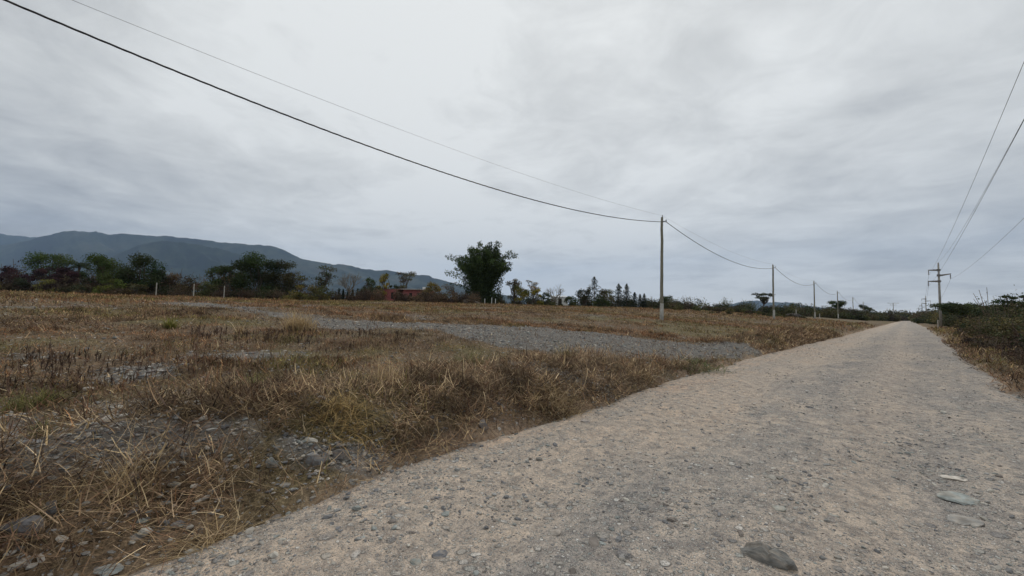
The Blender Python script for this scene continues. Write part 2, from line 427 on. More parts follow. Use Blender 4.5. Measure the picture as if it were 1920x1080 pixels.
# ------------------------------------------------------------------ mountains
def ridge(name, prof, D, foot, back, seed, label):
    px = np.arange(prof[0][0], prof[-1][0]+1, 3.0)
    cy = np.interp(px, [q[0] for q in prof], [q[1] for q in prof])
    hc = np.array([at(a, b_, D)[2] for a, b_ in zip(px, cy)])
    hc = hc+(fbm(px*.09, px*0, 4, seed)-.5)*D*.006
    v = np.concatenate([np.linspace(-1, 0, 46), np.linspace(0, 1, 10)[1:]])
    Pg, Vg = np.meshgrid(px, v, indexing='ij')
    d = np.stack([dirpx(a, 590) for a in px])
    dist = D+np.where(Vg < 0, Vg*foot, Vg*back)
    X_ = d[:, 0][:, None]*dist; Y_ = d[:, 1][:, None]*dist
    fall = np.where(Vg < 0, (1+Vg)**1.15, 1-Vg**1.5*.8)
    rid = np.abs(fbm(Pg*.011+Vg*1.5, Vg*2.4+Pg*.004+seed, 5, seed+3)-.5)*2.4
    H_ = hc[:, None]*fall - hc[:, None]*.75*np.clip(.5-rid, 0, 1)*np.clip(-Vg, 0, 1)*np.clip(1+Vg, 0, 1)*2.2
    H_ = H_*np.clip((Pg-px[0])/60, 0, 1)*np.clip((px[-1]-Pg)/40, 0, 1) - 4*(1-np.clip((px[-1]-Pg)/40, 0, 1))
    g = G(); g.add(np.stack([X_, Y_, H_], -1).reshape(-1, 3), grid_faces(*Pg.shape)[:, ::-1])
    o = g.build(name, MHILL, smooth=True); tag(o, label, 'mountain', kind='structure')
ridge('far_hills', [(-700, 430), (-300, 425), (-60, 432), (0, 438), (50, 443), (100, 452), (230, 480), (300, 500)], 7000, 2000, 700, 61, 'distant grey ridge at the left edge')
ridge('hills', [(-760, 520), (-300, 480), (-80, 465), (0, 457), (40, 449), (75, 439), (105, 432), (130, 431), (165, 432.5), (192, 438), (215, 435), (252, 438), (280, 442), (300, 441), (345, 445), (400, 452), (450, 456), (500, 460),
                (530, 470), (560, 484), (590, 491), (620, 495), (645, 495), (680, 504), (730, 507), (770, 515), (800, 516), (830, 526), (900, 545), (1000, 562), (1080, 575)], 5600, 2100, 700, 71, 'long blue wooded mountain ridge behind the trees')
ridge('front_hills', [(120, 545), (170, 505), (220, 470), (260, 455), (305, 449), (355, 456), (410, 467), (460, 482), (520, 505), (575, 525), (640, 560)], 4300, 1200, 600, 83, 'nearer green foothill in front of the ridge')
ridge('low_hills', [(850, 582), (940, 568), (1000, 562), (1040, 567), (1150, 580), (1250, 583), (1340, 578), (1385, 566), (1410, 563), (1440, 567), (1475, 567), (1500, 572), (1560, 578), (1620, 584), (1700, 592), (1760, 600)], 7400, 1500, 700, 97, 'low far hills above the scrub on the horizon')

# ------------------------------------------------------------------ low growth on the field
def blade_set(pos, az, lean, length, width, curve, col, g, tipf=.15, seg=2):
    """many blades at once; pos (N,3), az heading, lean from the vertical, curve = extra bend at the tip"""
    n = len(pos)
    dirh = np.stack([np.cos(az), np.sin(az), np.zeros(n)], 1)
    sidev = np.stack([-np.sin(az), np.cos(az), np.zeros(n)], 1)
    rot = rs.uniform(-1.2, 1.2, n)
    sidev = sidev*np.cos(rot)[:, None]+dirh*np.sin(rot)[:, None]*.6
    rows = []
    p = pos.copy(); L_ = length/seg
    ws = np.linspace(1, tipf, seg+1)
    for i in range(seg+1):
        rows.append(p-sidev*(width*ws[i]*.5)[:, None]); rows.append(p+sidev*(width*ws[i]*.5)[:, None])
        a = lean+curve*(i+.5)/seg
        step = dirh*np.sin(a)[:, None]+np.array([[0, 0, 1.]])*np.cos(a)[:, None]
        p = p+step*L_[:, None]
    v = np.stack(rows, 1)               # n, 2(seg+1), 3
    k = 2*(seg+1); base = np.arange(n)[:, None]*k
    fs = np.concatenate([base+np.array([[2*i, 2*i+1, 2*i+3, 2*i+2]]) for i in range(seg)])
    g.add(v.reshape(-1, 3), fs, np.repeat(col, k, 0))
def scatter(n, rmin, rmax, power=1.0, azr=(-14, 104)):
    """random spots on the land round the standpoint, thinning outwards"""
    u = rs.rand(n)
    if power == 0: r = rmin*(rmax/rmin)**u
    else: r = (rmin**power+(rmax**power-rmin**power)*u)**(1/power)
    a = np.radians(rs.uniform(azr[0], azr[1], n))
    return -np.sin(a)*r, np.cos(a)*r, r
def offroad(x, y): return np.maximum(edgeL(y)-x, x-edgeR(y))
def tufts(x, y, r, nb, hgt, wid, pal, g, spread=.1, lean=(.1, 1.1), curve=(.2, 1.2), seg=2, hvar=.5):
    n = len(x)
    k = np.repeat(np.arange(n), nb)
    N_ = len(k)
    px_ = x[k]+rs.normal(0, spread, N_)*(1+r[k]*.03); py_ = y[k]+rs.normal(0, spread, N_)*(1+r[k]*.03)
    h = ground_h(px_, py_)-.01
    length = hgt[k]*rs.uniform(1-hvar, 1+hvar, N_)
    w_ = np.maximum(wid, r[k]*.0011)*rs.uniform(.6, 1.3, N_)
    pal = np.array(pal); ci = rs.randint(0, len(pal), n)
    c = pal[ci][k]*rs.uniform(.65, 1.4, (N_, 1))*rs.uniform(.93, 1.07, (N_, 3))
    blade_set(np.stack([px_, py_, h], 1), rs.uniform(0, 2*PI, N_), rs.uniform(lean[0], lean[1], N_), length, w_, rs.uniform(curve[0], curve[1], N_), c, g, seg=seg)

BROWN = [(.17, .105, .062), (.21, .135, .08), (.135, .082, .052), (.25, .165, .095), (.16, .09, .055)]
OCHRE = [(.25, .165, .08), (.30, .19, .095), (.22, .15, .065)]
RUST = [(.25, .125, .062), (.21, .10, .055), (.29, .165, .085)]
OLIVE = [(.13, .125, .045), (.16, .145, .055), (.19, .17, .06), (.11, .115, .045)]
STRAW = [(.42, .31, .17), (.50, .38, .22), (.36, .26, .14), (.55, .43, .27)]
DARK = [(.06, .04, .032), (.085, .055, .04), (.05, .036, .03), (.11, .075, .05)]

MIXN = np.array([(.085, .048, .034), (.12, .065, .044), (.07, .04, .03), (.18, .105, .068), (.21, .125, .078), (.15, .085, .055), (.085, .055, .04), (.19, .13, .085), (.31, .23, .14), (.22, .155, .095), (.12, .10, .05)])*1.08
MIXR = np.array([(.11, .055, .034), (.15, .075, .04), (.22, .115, .055), (.28, .15, .07), (.16, .085, .05), (.30, .19, .11)])*1.08
MIXO = np.array([(.13, .09, .045), (.20, .14, .07), (.27, .185, .09), (.33, .235, .12), (.24, .16, .08), (.11, .08, .05)])*1.08
MIXG = np.array([(.10, .09, .030), (.14, .125, .042), (.19, .16, .055), (.24, .19, .075), (.12, .08, .04), (.16, .11, .055)])*1.05
MIXV = np.array([(.05, .035, .027), (.08, .055, .04), (.11, .075, .052), (.16, .115, .075), (.22, .16, .10), (.36, .27, .165), (.46, .35, .215)])*1.08
def tangle(x, y, r, nb, hgt, wid, pals, which, g, spread, lean, curve, seg=2):
    n = len(x); k = np.repeat(np.arange(n), nb); N_ = len(k)
    px_ = x[k]+rs.normal(0, 1, N_)*spread[k]; py_ = y[k]+rs.normal(0, 1, N_)*spread[k]
    ok = offroad(px_, py_) > -.10; k, px_, py_ = k[ok], px_[ok], py_[ok]; N_ = len(k)
    h = ground_h(px_, py_)-.006+rs.rand(N_)**1.5*hgt[k]*.9
    c = np.zeros((N_, 3))
    for i, p_ in enumerate(pals):
        m_ = which[k] == i; c[m_] = p_[rs.randint(0, len(p_), m_.sum())]
    tone = (.7+.75*fbm(px_*.8, py_*.8, 3, 333))*(.45+1.15*sm(.3, .7, fbm(px_*4.5, py_*4.5, 3, 515)))  # random tone; finer noise also paints in the dark, shadowed gaps between clumps
    c *= (rs.uniform(.7, 1.3, N_)*tone)[:, None]
    blade_set(np.stack([px_, py_, h], 1), rs.uniform(0, 2*PI, N_), rs.uniform(lean[0], lean[1], N_)**1.0, hgt[k]*rs.uniform(.5, 1.6, N_), np.maximum(wid, r[k]*np.where(r[k] < 9, .0023, .0013))*rs.uniform(.5, 1.35, N_), rs.uniform(curve[0], curve[1], N_), c, g, seg=seg)
g = G()
for n, r0, r1, nb, wid in ((13000, 2.6, 9, 7, .004), (26000, 9, 22, 11, .006), (22000, 22, 46, 12, .012), (16000, 46, 98, 12, .03)):
    x, y, r = scatter(n, r0, r1, 1.9, (-12, 104))
    d = offroad(x, y); gm_ = gravel_mask(x, y); gn = green_mask(x, y)
    patch = fbm(x*.9, y*.9, 3, 222)
    ok = (d > .02+.25*rs.rand(n)) & (rs.rand(n) > np.clip(gm_*1.7-.1, 0, .98)) & (rs.rand(n) < .18+1.1*sm(.38, .58, patch)+.4*sm(25, 45, r)) & (rs.rand(n) < sm(-.1, .5, d)+.1)
    x, y, r, d, gn, patch = x[ok], y[ok], r[ok], d[ok], gn[ok], patch[ok]
    verge = (.25+.75*sm(26, 11, r))*sm(3.4, 1.6, d)*sm(.1, .9, d)*(1-.95*np.exp(-((y-15.5)/7)**2))
    k_ = (r > 9) | (rs.rand(len(x)) < .30+.7*sm(.6, 1.6, d)); x, y, r, d, gn, patch, verge = x[k_], y[k_], r[k_], d[k_], gn[k_], patch[k_], verge[k_]
    h = .04*sm(1.6, .5, d)+.045+.03*sm(.4, .75, patch)+.035*sm(12, 30, r)+.045*sm(.55, .75, fbm(x*.4+50, y*.4, 3, 444))+.13*verge*(.4+patch)
    if r0 >= 46: h *= 1.6
    kind = rs.rand(len(x)); rust = sm(.44, .66, fbm(x*.15, y*.15, 3, 64))
    wh = np.where(kind < gn*.8, 3, np.where(rs.rand(len(x)) < rust*(.6+.3*sm(12, 22, r)), 1, np.where(rs.rand(len(x)) < .25+.35*sm(15, 40, r), 2, 0)))
    wh = np.where(rs.rand(len(x)) < verge*.8, 4, wh)
    tangle(x, y, r, nb, h, wid, [MIXN, MIXR, MIXO, MIXG, MIXV], wh, g, .05+.05*rs.rand(len(x))+r*.004, (.3, 1.5), (-.6, 1.3), 2 if r0 < 20 else 1)
tag(g.build('field_grass', MGRASS), 'short dry brown and olive grass covering the field', 'grass', kind='stuff')

# dark upright dead weeds
g = G()
x, y, r = scatter(3400, 3.5, 13, 1.5, (58, 104))
ok = (offroad(x, y) > 1.6) & (fbm(x*.45, y*.45, 3, 120) > .56) & (rs.rand(len(x)) < .6) & (x < -6); x, y, r = x[ok], y[ok], r[ok]
hh = rs.uniform(.08, .26, len(x))*(.6+.9*rs.rand(len(x))**3)
for i in range(len(x)):
    z0 = float(ground_h(x[i], y[i])); w_ = max(.003, r[i]*.0006)
    c = np.array(DARK[rs.randint(4)])*rs.uniform(.7, 1.5)
    if rs.rand() < .3: c = np.array((.17, .11, .08))*rs.uniform(.7, 1.3)
    ln = rs.normal(0, .12, 2)*hh[i]
    top = np.array([x[i]+ln[0], y[i]+ln[1], z0+hh[i]]); b0 = np.array([x[i], y[i], z0-.02])
    g.tube([b0, (b0+top)/2+rs.normal(0, .01, 3), top], [w_, w_*.8, w_*.6], 3, c, caps=False)
    nt_ = 7; t = rs.uniform(.35, 1, nt_)
    ps_ = b0+(top-b0)*t[:, None]
    blade_set(ps_, rs.uniform(0, 6.28, nt_), rs.uniform(.2, 1.1, nt_), rs.uniform(.03, .08, nt_), np.full(nt_, w_*2.4), rs.uniform(-.3, .5, nt_), np.tile(c, (nt_, 1)), g, tipf=.5, seg=1)
tag(g.build('dead_weeds', MGRASS), 'thin dark dead weed stalks standing in the field', 'weeds', kind='stuff')

# loose straw lying along the verge
g = G()
def litter(x, y, r, pal, ln, g, up=.1, wid=.004):
    n = len(x); c = np.array(pal)[rs.randint(0, len(pal), n)]*rs.uniform(.7, 1.3, (n, 1))*(.5+1.15*sm(.3, .7, fbm(x*4.5, y*4.5, 3, 515)))[:, None]  # clump noise darkens the straw colour, painted shade for gaps in the tangle
    h = top_h(x, y)+rs.uniform(0.0, up, n)*(.35+.65*sm(22, 9, r))
    blade_set(np.stack([x, y, h], 1), rs.uniform(0, 2*PI, n), rs.uniform(.95, 1.6, n), ln*rs.uniform(.3, 1.7, n), np.maximum(wid, r*np.where(r < 9, .0021, .0014))*rs.uniform(.5, 1.2, n), rs.uniform(-.9, 1.0, n), c, g, tipf=.5, seg=3)
x, y, r = scatter(30000, 2.6, 30, 1.0, (-12, 104))
d = offroad(x, y); ok = (d > -.12) & (d < 3.2) & (rs.rand(len(x)) < .25+.75*sm(.45, .6, fbm(x*.7, y*.7, 3, 130))) & (rs.rand(len(x)) < sm(-.15, .35, d)+.04)
litter(x[ok], y[ok], r[ok], STRAW[:3]+BROWN+DARK[:2]+[(.30, .22, .14)], .20, g, .13)
def vergepts(n, left=True, dmax=2.8):
    y = -3+48*rs.rand(n)**(2.0 if left else 1.3); dd = dmax*rs.rand(n)**1.25-.12
    if left: x = edgeL(y)-dd
    else: x = edgeR(y)+dd
    k = rs.rand(n) < .30+.70*sm(.38, .56, fbm(x*.8, y*.8, 3, 130)); k &= rs.rand(n) < sm(-.2, .3, dd)+.03
    if left: k &= rs.rand(n) > .93*np.exp(-((y-15.5)/6)**2); k &= rs.rand(n) > 1.3*gravel_mask(x, y)-.15; k &= (dd < 1.5+.5*vn(y*1.2, y*0, 7)+.12*np.maximum(y-4, 0)) | (rs.rand(n) < .12)
    return x[k], y[k], np.hypot(x[k], y[k])
for side_, n_, pal_, ln_, up_ in ((True, 95000, BROWN+DARK[:2]+[(.20, .14, .09), (.30, .22, .14), (.24, .17, .11)], .20, .17), (True, 30000, STRAW+[(.30, .22, .14)], .17, .17), (True, 1500, STRAW, .36, .10), (False, 22000, BROWN+DARK, .2, .2)):
    x, y, r = vergepts(n_, side_)
    litter(x, y, r, pal_, ln_, g, up_)
x, y, r = scatter(15000, 2.6, 24, 1.2, (-12, 104))
d = offroad(x, y); ok = d > 1.5
litter(x[ok], y[ok], r[ok], BROWN+DARK[:2]+[(.33, .25, .15), (.42, .33, .2)], .14, g, .10)
tag(g.build('straw_litter', MGRASS), 'loose dry straw and twigs lying along the road verge', 'straw', kind='stuff')

# ------------------------------------------------------------------ dry grass clumps one can pick out
def clump(px, py, hpx, wpx, label, n=90, pal=STRAW, flat=False, name='dry_grass_clump', cat='grass clump', lean=(.05, .75)):
    p0 = onground(px, py); x0, y0 = p0[0], p0[1]; r_ = math.hypot(x0, y0); zd = float((p0-CAM)@_F)
    H_ = hpx*zd/FPX; W_ = wpx*zd/FPX
    z0 = float(ground_h(x0, y0))
    root = thing(name, (x0, y0, z0), label, cat)
    n = int(n*2.3); g = G(); s0 = W_*(.16 if not flat else .28)
    a = rs.uniform(0, 2*PI, n); q = rs.normal(0, 1, (n, 2))*s0
    hz = ground_h(x0+q[:, 0], y0+q[:, 1])-z0-.01
    c = np.array(pal)[rs.randint(0, len(pal), n)]*rs.uniform(.7, 1.35, (n, 1))
    H_ *= 1.15
    wd = np.full(n, max(.005, r_*.0017))
    if not flat:
        blade_set(np.stack([q[:, 0], q[:, 1], hz], 1), a, rs.uniform(lean[0], lean[1], n), H_*rs.uniform(.5, 1.35, n), wd, rs.uniform(.2, 1.9, n), c, g, tipf=.25, seg=4)
    else:
        hz = hz+np.abs(rs.normal(0, .5, n))*H_*np.exp(-(q**2).sum(1)/(W_*.3)**2)
        blade_set(np.stack([q[:, 0], q[:, 1], hz], 1), a, rs.uniform(.8, 1.6, n), rs.uniform(.12, .42, n), wd, rs.uniform(0, .9, n), c, g, tipf=.4, seg=4)
    o = g.build('blades', MGRASS, root)
    k = max(10, n//3); g2 = G(); q = rs.normal(0, 1, (k, 2))*s0*1.1
    c = np.array(OLIVE+BROWN)[rs.randint(0, 9, k)]
    blade_set(np.stack([q[:, 0], q[:, 1], ground_h(x0+q[:, 0], y0+q[:, 1])-z0-.01], 1), rs.uniform(0, 6.28, k), rs.uniform(.1, 1.1, k), H_*.45*rs.uniform(.5, 1.2, k), wd[:1].repeat(k), rs.uniform(.2, 1.2, k), c, g2, seg=2)
    g2.build('undergrowth', MGRASS, root)
clump(725, 735, 62, 80, 'tall arching straw-coloured grass clump standing alone in the middle of the field', 60, lean=(.05, .9))
clump(560, 618, 34, 62, 'broad pale straw grass clump at the left end of the grey gravel strip', 170, lean=(.0, .6))
clump(1050, 768, 26, 110, 'matted heap of pale straw on the verge where the bank meets the road', 420, flat=True)
clump(450, 622, 22, 20, 'small pale straw tuft left of the broad straw clump', 26)
clump(645, 815, 30, 120, 'flattened golden straw patch on the bank left of the road', 260, flat=True, pal=[(.42, .29, .12), (.5, .37, .17), (.36, .25, .11)])
clump(400, 1015, 30, 90, 'pale straw sheaf lying at the road edge nearest the camera', 190, flat=True)
clump(1210, 705, 20, 50, 'small straw tuft on the bank just below the gravel strip', 80, flat=True)
clump(1060, 672, 28, 60, 'thin yellowish tuft on the near edge of the gravel strip', 45, pal=OLIVE+STRAW[:2])
clump(1330, 690, 20, 130, 'low green grass clump at the road edge beside the gravel strip', 300, pal=[(.09, .12, .04), (.12, .14, .05), (.10, .11, .04)], flat=True)
clump(475, 722, 24, 46, 'small bright green tuft among the dark stalks in the left field', 70, pal=[(.16, .2, .05), (.2, .23, .07)])
clump(318, 612, 20, 26, 'yellow-green tuft in the far left field', 60, pal=[(.22, .21, .05), (.18, .18, .05)])
clump(75, 830, 34, 40, 'small olive weed tuft among the stones near the left edge', 60, pal=OLIVE)
clump(60, 770, 36, 120, 'dull green tuft in the lower left of the field', 110, pal=OLIVE)
clump(90, 985, 70, 130, 'long bent straw stems leaning over the rocks in the bottom left corner', 60, lean=(.3, 1.2))
clump(235, 960, 90, 150, 'tangle of tall broken straw stalks on the bank near the bottom left', 46, lean=(.1, 1.0))
clump(880, 690, 22, 110, 'olive green tuft beneath the widening of the gravel strip', 160, pal=OLIVE)

# ------------------------------------------------------------------ stones
def icos(sub):
    t = (1+5**.5)/2
    v = np.array([(-1, t, 0), (1, t, 0), (-1, -t, 0), (1, -t, 0), (0, -1, t), (0, 1, t), (0, -1, -t), (0, 1, -t), (t, 0, -1), (t, 0, 1), (-t, 0, -1), (-t, 0, 1)], float)
    f = [(0, 11, 5), (0, 5, 1), (0, 1, 7), (0, 7, 10), (0, 10, 11), (1, 5, 9), (5, 11, 4), (11, 10, 2), (10, 7, 6), (7, 1, 8), (3, 9, 4), (3, 4, 2), (3, 2, 6), (3, 6, 8), (3, 8, 9), (4, 9, 5), (2, 4, 11), (6, 2, 10), (8, 6, 7), (9, 8, 1)]
    v /= np.linalg.norm(v[0])
    for _ in range(sub):
        v = list(map(tuple, v)); cache = {}; nf = []
        def mid(a, b_):
            k = (min(a, b_), max(a, b_))
            if k not in cache:
                m_ = np.array(v[a])+np.array(v[b_]); cache[k] = len(v); v.append(tuple(m_/np.linalg.norm(m_)))
            return cache[k]
        for a, b_, c in f:
            ab, bc, ca_ = mid(a, b_), mid(b_, c), mid(c, a); nf += [(a, ab, ca_), (b_, bc, ab), (c, ca_, bc), (ab, bc, ca_)]
        f = nf; v = np.array(v)
    return np.array(v), np.array(f)
SCOL = 1.12*np.array([(.16, .158, .158), (.22, .216, .205), (.28, .26, .23), (.23, .242, .228), (.19, .165, .145), (.33, .30, .26), (.14, .138, .14), (.38, .355, .31)])
def stones(g, x, y, size, sub=0, flat=(.35, .7), sink=.3, cols=SCOL, hfun=None):
    v0, f0 = icos(sub); n = len(x); nv = len(v0)
    tmpl = [v0*(1+rs.uniform(-.28, .28, (nv, 1))*(.9 if sub == 0 else .8)) for _ in range(16)]
    ti = rs.randint(0, 16, n)
    V = np.stack(tmpl)[ti]
    s3 = np.stack([size*rs.uniform(.7, 1.35, n), size*rs.uniform(.5, .95, n), size*rs.uniform(flat[0], flat[1], n)], 1)
    V = V*s3[:, None]
    a = rs.uniform(0, 2*PI, n); tl = rs.normal(0, .25, n)
    ct, st = np.cos(tl)[:, None], np.sin(tl)[:, None]
    Vx, Vz = V[..., 0]*ct-V[..., 2]*st, V[..., 0]*st+V[..., 2]*ct
    ca_, sa = np.cos(a)[:, None], np.sin(a)[:, None]
    X_, Y_ = Vx*ca_-V[..., 1]*sa, Vx*sa+V[..., 1]*ca_
    h = (hfun or top_h)(x, y)
    V = np.stack([X_+x[:, None], Y_+y[:, None], Vz+(h+s3[:, 2]*(1-2*sink))[:, None]], -1)
    c = cols[rs.randint(0, len(cols), n)]*rs.uniform(.75, 1.2, (n, 1))
    F_ = (f0[None]+np.arange(n)[:, None, None]*nv).reshape(-1, 3)
    g.add(V.reshape(-1, 3), F_, np.repeat(c, nv, 0))
# loose gravel on the road
g = G()
for n, r0, r1, s0, s1, sub in ((12000, 1.2, 7, .004, .012, 0), (2300, 1.6, 9, .009, .026, 1), (9000, 6, 26, .008, .026, 0), (5000, 20, 70, .02, .05, 0), (170, 2, 14, .025, .05, 1)):
    x, y, r = scatter(n*3, r0, r1, .9, (-14, 104))
    d = offroad(x, y); ok = (d < 0.02) & (rs.rand(len(x)) < .16+.95*sm(.46, .62, fbm(x*1.6, y*1.2, 3, 140)))
    x, y = x[ok][:n], y[ok][:n]
    stones(g, x, y, s0+(s1-s0)*rs.rand(len(x))**2.2, sub, sink=.42, flat=(.3, .6))
tag(g.build('road_gravel', MSTONE), 'loose grey and tan gravel strewn over the dirt road', 'gravel', kind='stuff')
# stones in the field
g = G()
for n, r0, r1, s0, s1, sub in ((12000, 1.5, 9, .010, .035, 0), (1700, 2, 12, .018, .045, 1), (15000, 8, 45, .015, .055, 0), (140, 5, 30, .05, .09, 1)):
    x, y, r = scatter(n*4, r0, r1, .9, (-14, 104))
    d = offroad(x, y); gmk = gravel_mask(x, y); ok = (d > -.1) & (rs.rand(len(x)) < gmk**1.3+.03+.10*np.exp(-((d-.4)/.6)**2))
    x, y = x[ok][:n], y[ok][:n]
    stones(g, x, y, s0+(s1-s0)*rs.rand(len(x))**2.0, sub, sink=.3, flat=(.25, .6))
tag(g.build('field_gravel', MSTONE), 'grey gravel lying bare in the field strips', 'gravel', kind='stuff')

ROCKS = [  # px, py, width px, height px, colour, label
 (1440, 1052, 74, 46, (.22, .215, .20), 'long dark cracked rock half buried in the road at the bottom edge of the picture'),
 (1800, 936, 56, 20, (.36, .39, .37), 'flat pale green-grey stone set in the road near the right edge'),
 (1790, 898, 38, 9, (.62, .57, .50), 'small flat cream stone on the road above the green-grey stone'),
 (1812, 978, 50, 20, (.34, .33, .31), 'grey slab stone in the road below the green-grey stone'),
 (590, 872, 34, 30, (.26, .265, .27), 'pale grey upright rock, left of the pair on the bank'),
 (610, 870, 22, 26, (.22, .225, .23), 'darker grey rock, right of the pair on the bank'),
 (634, 862, 26, 22, (.20, .19, .185), 'rounded brown-grey rock just right of the pair on the bank'),
 (510, 874, 24, 24, (.23, .25, .24), 'greenish angular rock standing alone on the bank left of the grey pair'),
 (30, 1022, 58, 20, (.24, .225, .21), 'flat slab rock lying across another rock in the bottom left corner'),
 (32, 1050, 60, 44, (.19, .185, .19), 'big grey rock under the slab in the bottom left corner'),
 (88, 1020, 44, 30, (.17, .175, .18), 'dark slate rock right of the slab in the bottom left corner'),
 (195, 1068, 52, 22, (.29, .33, .33), 'pale bluish stone at the road edge near the bottom left'),
 (682, 897, 12, 9, (.66, .64, .62), 'tiny white stone at the road edge left of the middle'),
 (548, 788, 12, 8, (.68, .66, .63), 'tiny white stone shining in the middle of the brown field'),
 (12, 838, 34, 16, (.36, .36, .36), 'pale flat stone at the left edge of the field'),
 (250, 925, 28, 20, (.26, .22, .19), 'rounded brownish rock below the stony patch on the left'),
 (50, 900, 44, 16, (.24, .25, .26), 'long grey stone at the left edge of the stony patch'),
 (215, 852, 24, 9, (.40, .40, .39), 'flat whitish stone above the stony patch on the left'),
 (395, 858, 20, 9, (.42, .42, .40), 'flat pale stone at the right end of the stony patch'),
 (906, 796, 22, 20, (.26, .25, .25), 'grey rock at the foot of the bank below the straw heap'),
 (1098, 788, 18, 8, (.40, .36, .33), 'small pinkish stone at the road edge below the straw heap'),
 (826, 1040, 30, 14, (.15, .155, .17), 'dark slate stone on the road in the bottom middle'),
 (780, 1055, 24, 12, (.27, .29, .27), 'small grey-green stone left of the dark slate stone on the road'),
 (1018, 947, 14, 8, (.45, .42, .38), 'small pale stone in the gravel cluster on the road'),
 (1112, 980, 16, 9, (.40, .38, .35), 'small pale stone on the road right of the gravel cluster'),
 (1462, 966, 24, 14, (.36, .37, .33), 'light grey stone on the road below the worn grey patch'),
 (303, 695, 20, 6, (.60, .58, .55), 'white flat stone in the far left stony patch'),
 (1040, 1008, 24, 10, (.37, .33, .29), 'flat tan stone on the road below the gravel cluster'),
]
v2, f2 = icos(3)
for px, py, wp, hp, c, lab in ROCKS:
    p0 = onground(px, py+hp*.3); p0[2] = 0
    zd = float((np.array([p0[0], p0[1], float(top_h(p0[0], p0[1]))])-CAM)@_F)
    w_ = wp*zd/FPX*.5; onroad = offroad(p0[0], p0[1]) < 0
    dep = math.hypot(p0[0], p0[1]); tilt = CAMH/dep
    hh_ = hp*zd/FPX
    d_ = w_*(.62 if not onroad or px == 1440 else .85)
    hz = max(.014, (hh_-2*d_*tilt*.6)*.62) if not onroad else max(.012, min(hh_*.42, w_*.34))
    q = v2*1.0
    sd_ = rs.randint(1000)
    n_ = np.abs(v2@rs.normal(0, 1, (3, 9)))       # facets cut by random planes
    cut = rs.uniform(.55, .9, 9) if not onroad else rs.uniform(.85, .98, 9); nrm = rs.normal(0, 1, (9, 3)); nrm /= np.linalg.norm(nrm, axis=1, keepdims=True)
    for k in range(9):
        dd = q@nrm[k]; over = np.maximum(dd-cut[k]*.85, 0); q = q-over[:, None]*nrm[k]*.97
    q = q*(1+(fbm(v2[:, 0]*3+sd_, v2[:, 1]*3+v2[:, 2]*2, 3, 9)-.5)[:, None]*.22)
    q = q*np.array([w_*1.12, d_*1.1, hz])
    a = YAW + rs.uniform(-.35, .35)
    if px == 1440: a = YAW-.85; q = q*np.array([1.15, .72, 2.3]); q[:, 2] -= .5*hz*np.exp(-((q[:, 0]-.1*w_)/(.08*w_))**2)
    q = q*(1+(fbm(v2[:, 0]*9+sd_, v2[:, 1]*9+v2[:, 2]*7, 3, 19)-.5)[:, None]*.10)
    dust = sm(.35, .7, fbm(v2[:, 0]*2.5+sd_, v2[:, 1]*2.5+v2[:, 2]*2, 3, 29))[:, None]
    cc = np.array(c)*.85; g = G(); g.add(q, f2, cc*(1-dust*.5)+np.array((.30, .25, .20))*dust*.5)
    o = g.build('rock', MSTONE)
    o.location = (p0[0], p0[1], float(top_h(p0[0], p0[1]))+(hz*.05 if onroad else hz*.45)); o.rotation_euler = (rs.normal(0, .08), rs.normal(0, .08), a)
    tag(o, lab, 'rock')

# ------------------------------------------------------------------ trees
def leaves(g, P_, size, col, asp=.5, up=0.0, var=.3):
    n = len(P_)
    a = rs.normal(0, 1, (n, 3)); a[:, 2] -= up; a /= np.linalg.norm(a, axis=1, keepdims=True)
    b_ = rs.normal(0, 1, (n, 3)); b_ -= (b_*a).sum(1, keepdims=True)*a; b_ /= np.linalg.norm(b_, axis=1, keepdims=True)
    s = size*rs.uniform(.55, 1.35, (n, 1))
    v = np.stack([P_-a*s*.5, P_+b_*s*asp*.5, P_+a*s*.5, P_-b_*s*asp*.5], 1)
    c = np.asarray(col, float)
    if c.ndim == 1: c = np.tile(c, (n, 1))
    c = c*rs.uniform(1-var, 1+var, (n, 1))*rs.uniform(.92, 1.08, (n, 3))
    g.add(v.reshape(-1, 3), np.arange(4*n).reshape(n, 4), np.repeat(c, 4, 0))
def limb(g, a, b_, r0, r1, col, sag=.12, n=5):
    a = np.array(a, float); b_ = np.array(b_, float); t = np.linspace(0, 1, n)[:, None]
    L_ = np.linalg.norm(b_-a)
    off = rs.normal(0, L_*sag*.5, 3)
    p = a+(b_-a)*t+off*np.sin(t*PI)+np.array([0, 0, -1])*L_*sag*.3*np.sin(t*PI)
    g.tube(p, np.linspace(r0, r1, n), 5, col); return p
def twigs(g, p, d, L_, r_, depth, col, spread=.6, up=.15, kids=3):
    q = p+d*L_
    limb(g, p, q, r_, r_*.6, col, .1, 3)
    ends = [q]
    if depth > 0:
        for _ in range(kids):
            nd = d+rs.normal(0, spread, 3); nd[2] += up; nd /= np.linalg.norm(nd)
            ends += twigs(g, p+(q-p)*rs.uniform(.55, 1), nd, L_*rs.uniform(.6, .85), r_*.6, depth-1, col, spread, up, kids)
    return ends
BK = (.10, .08, .065)
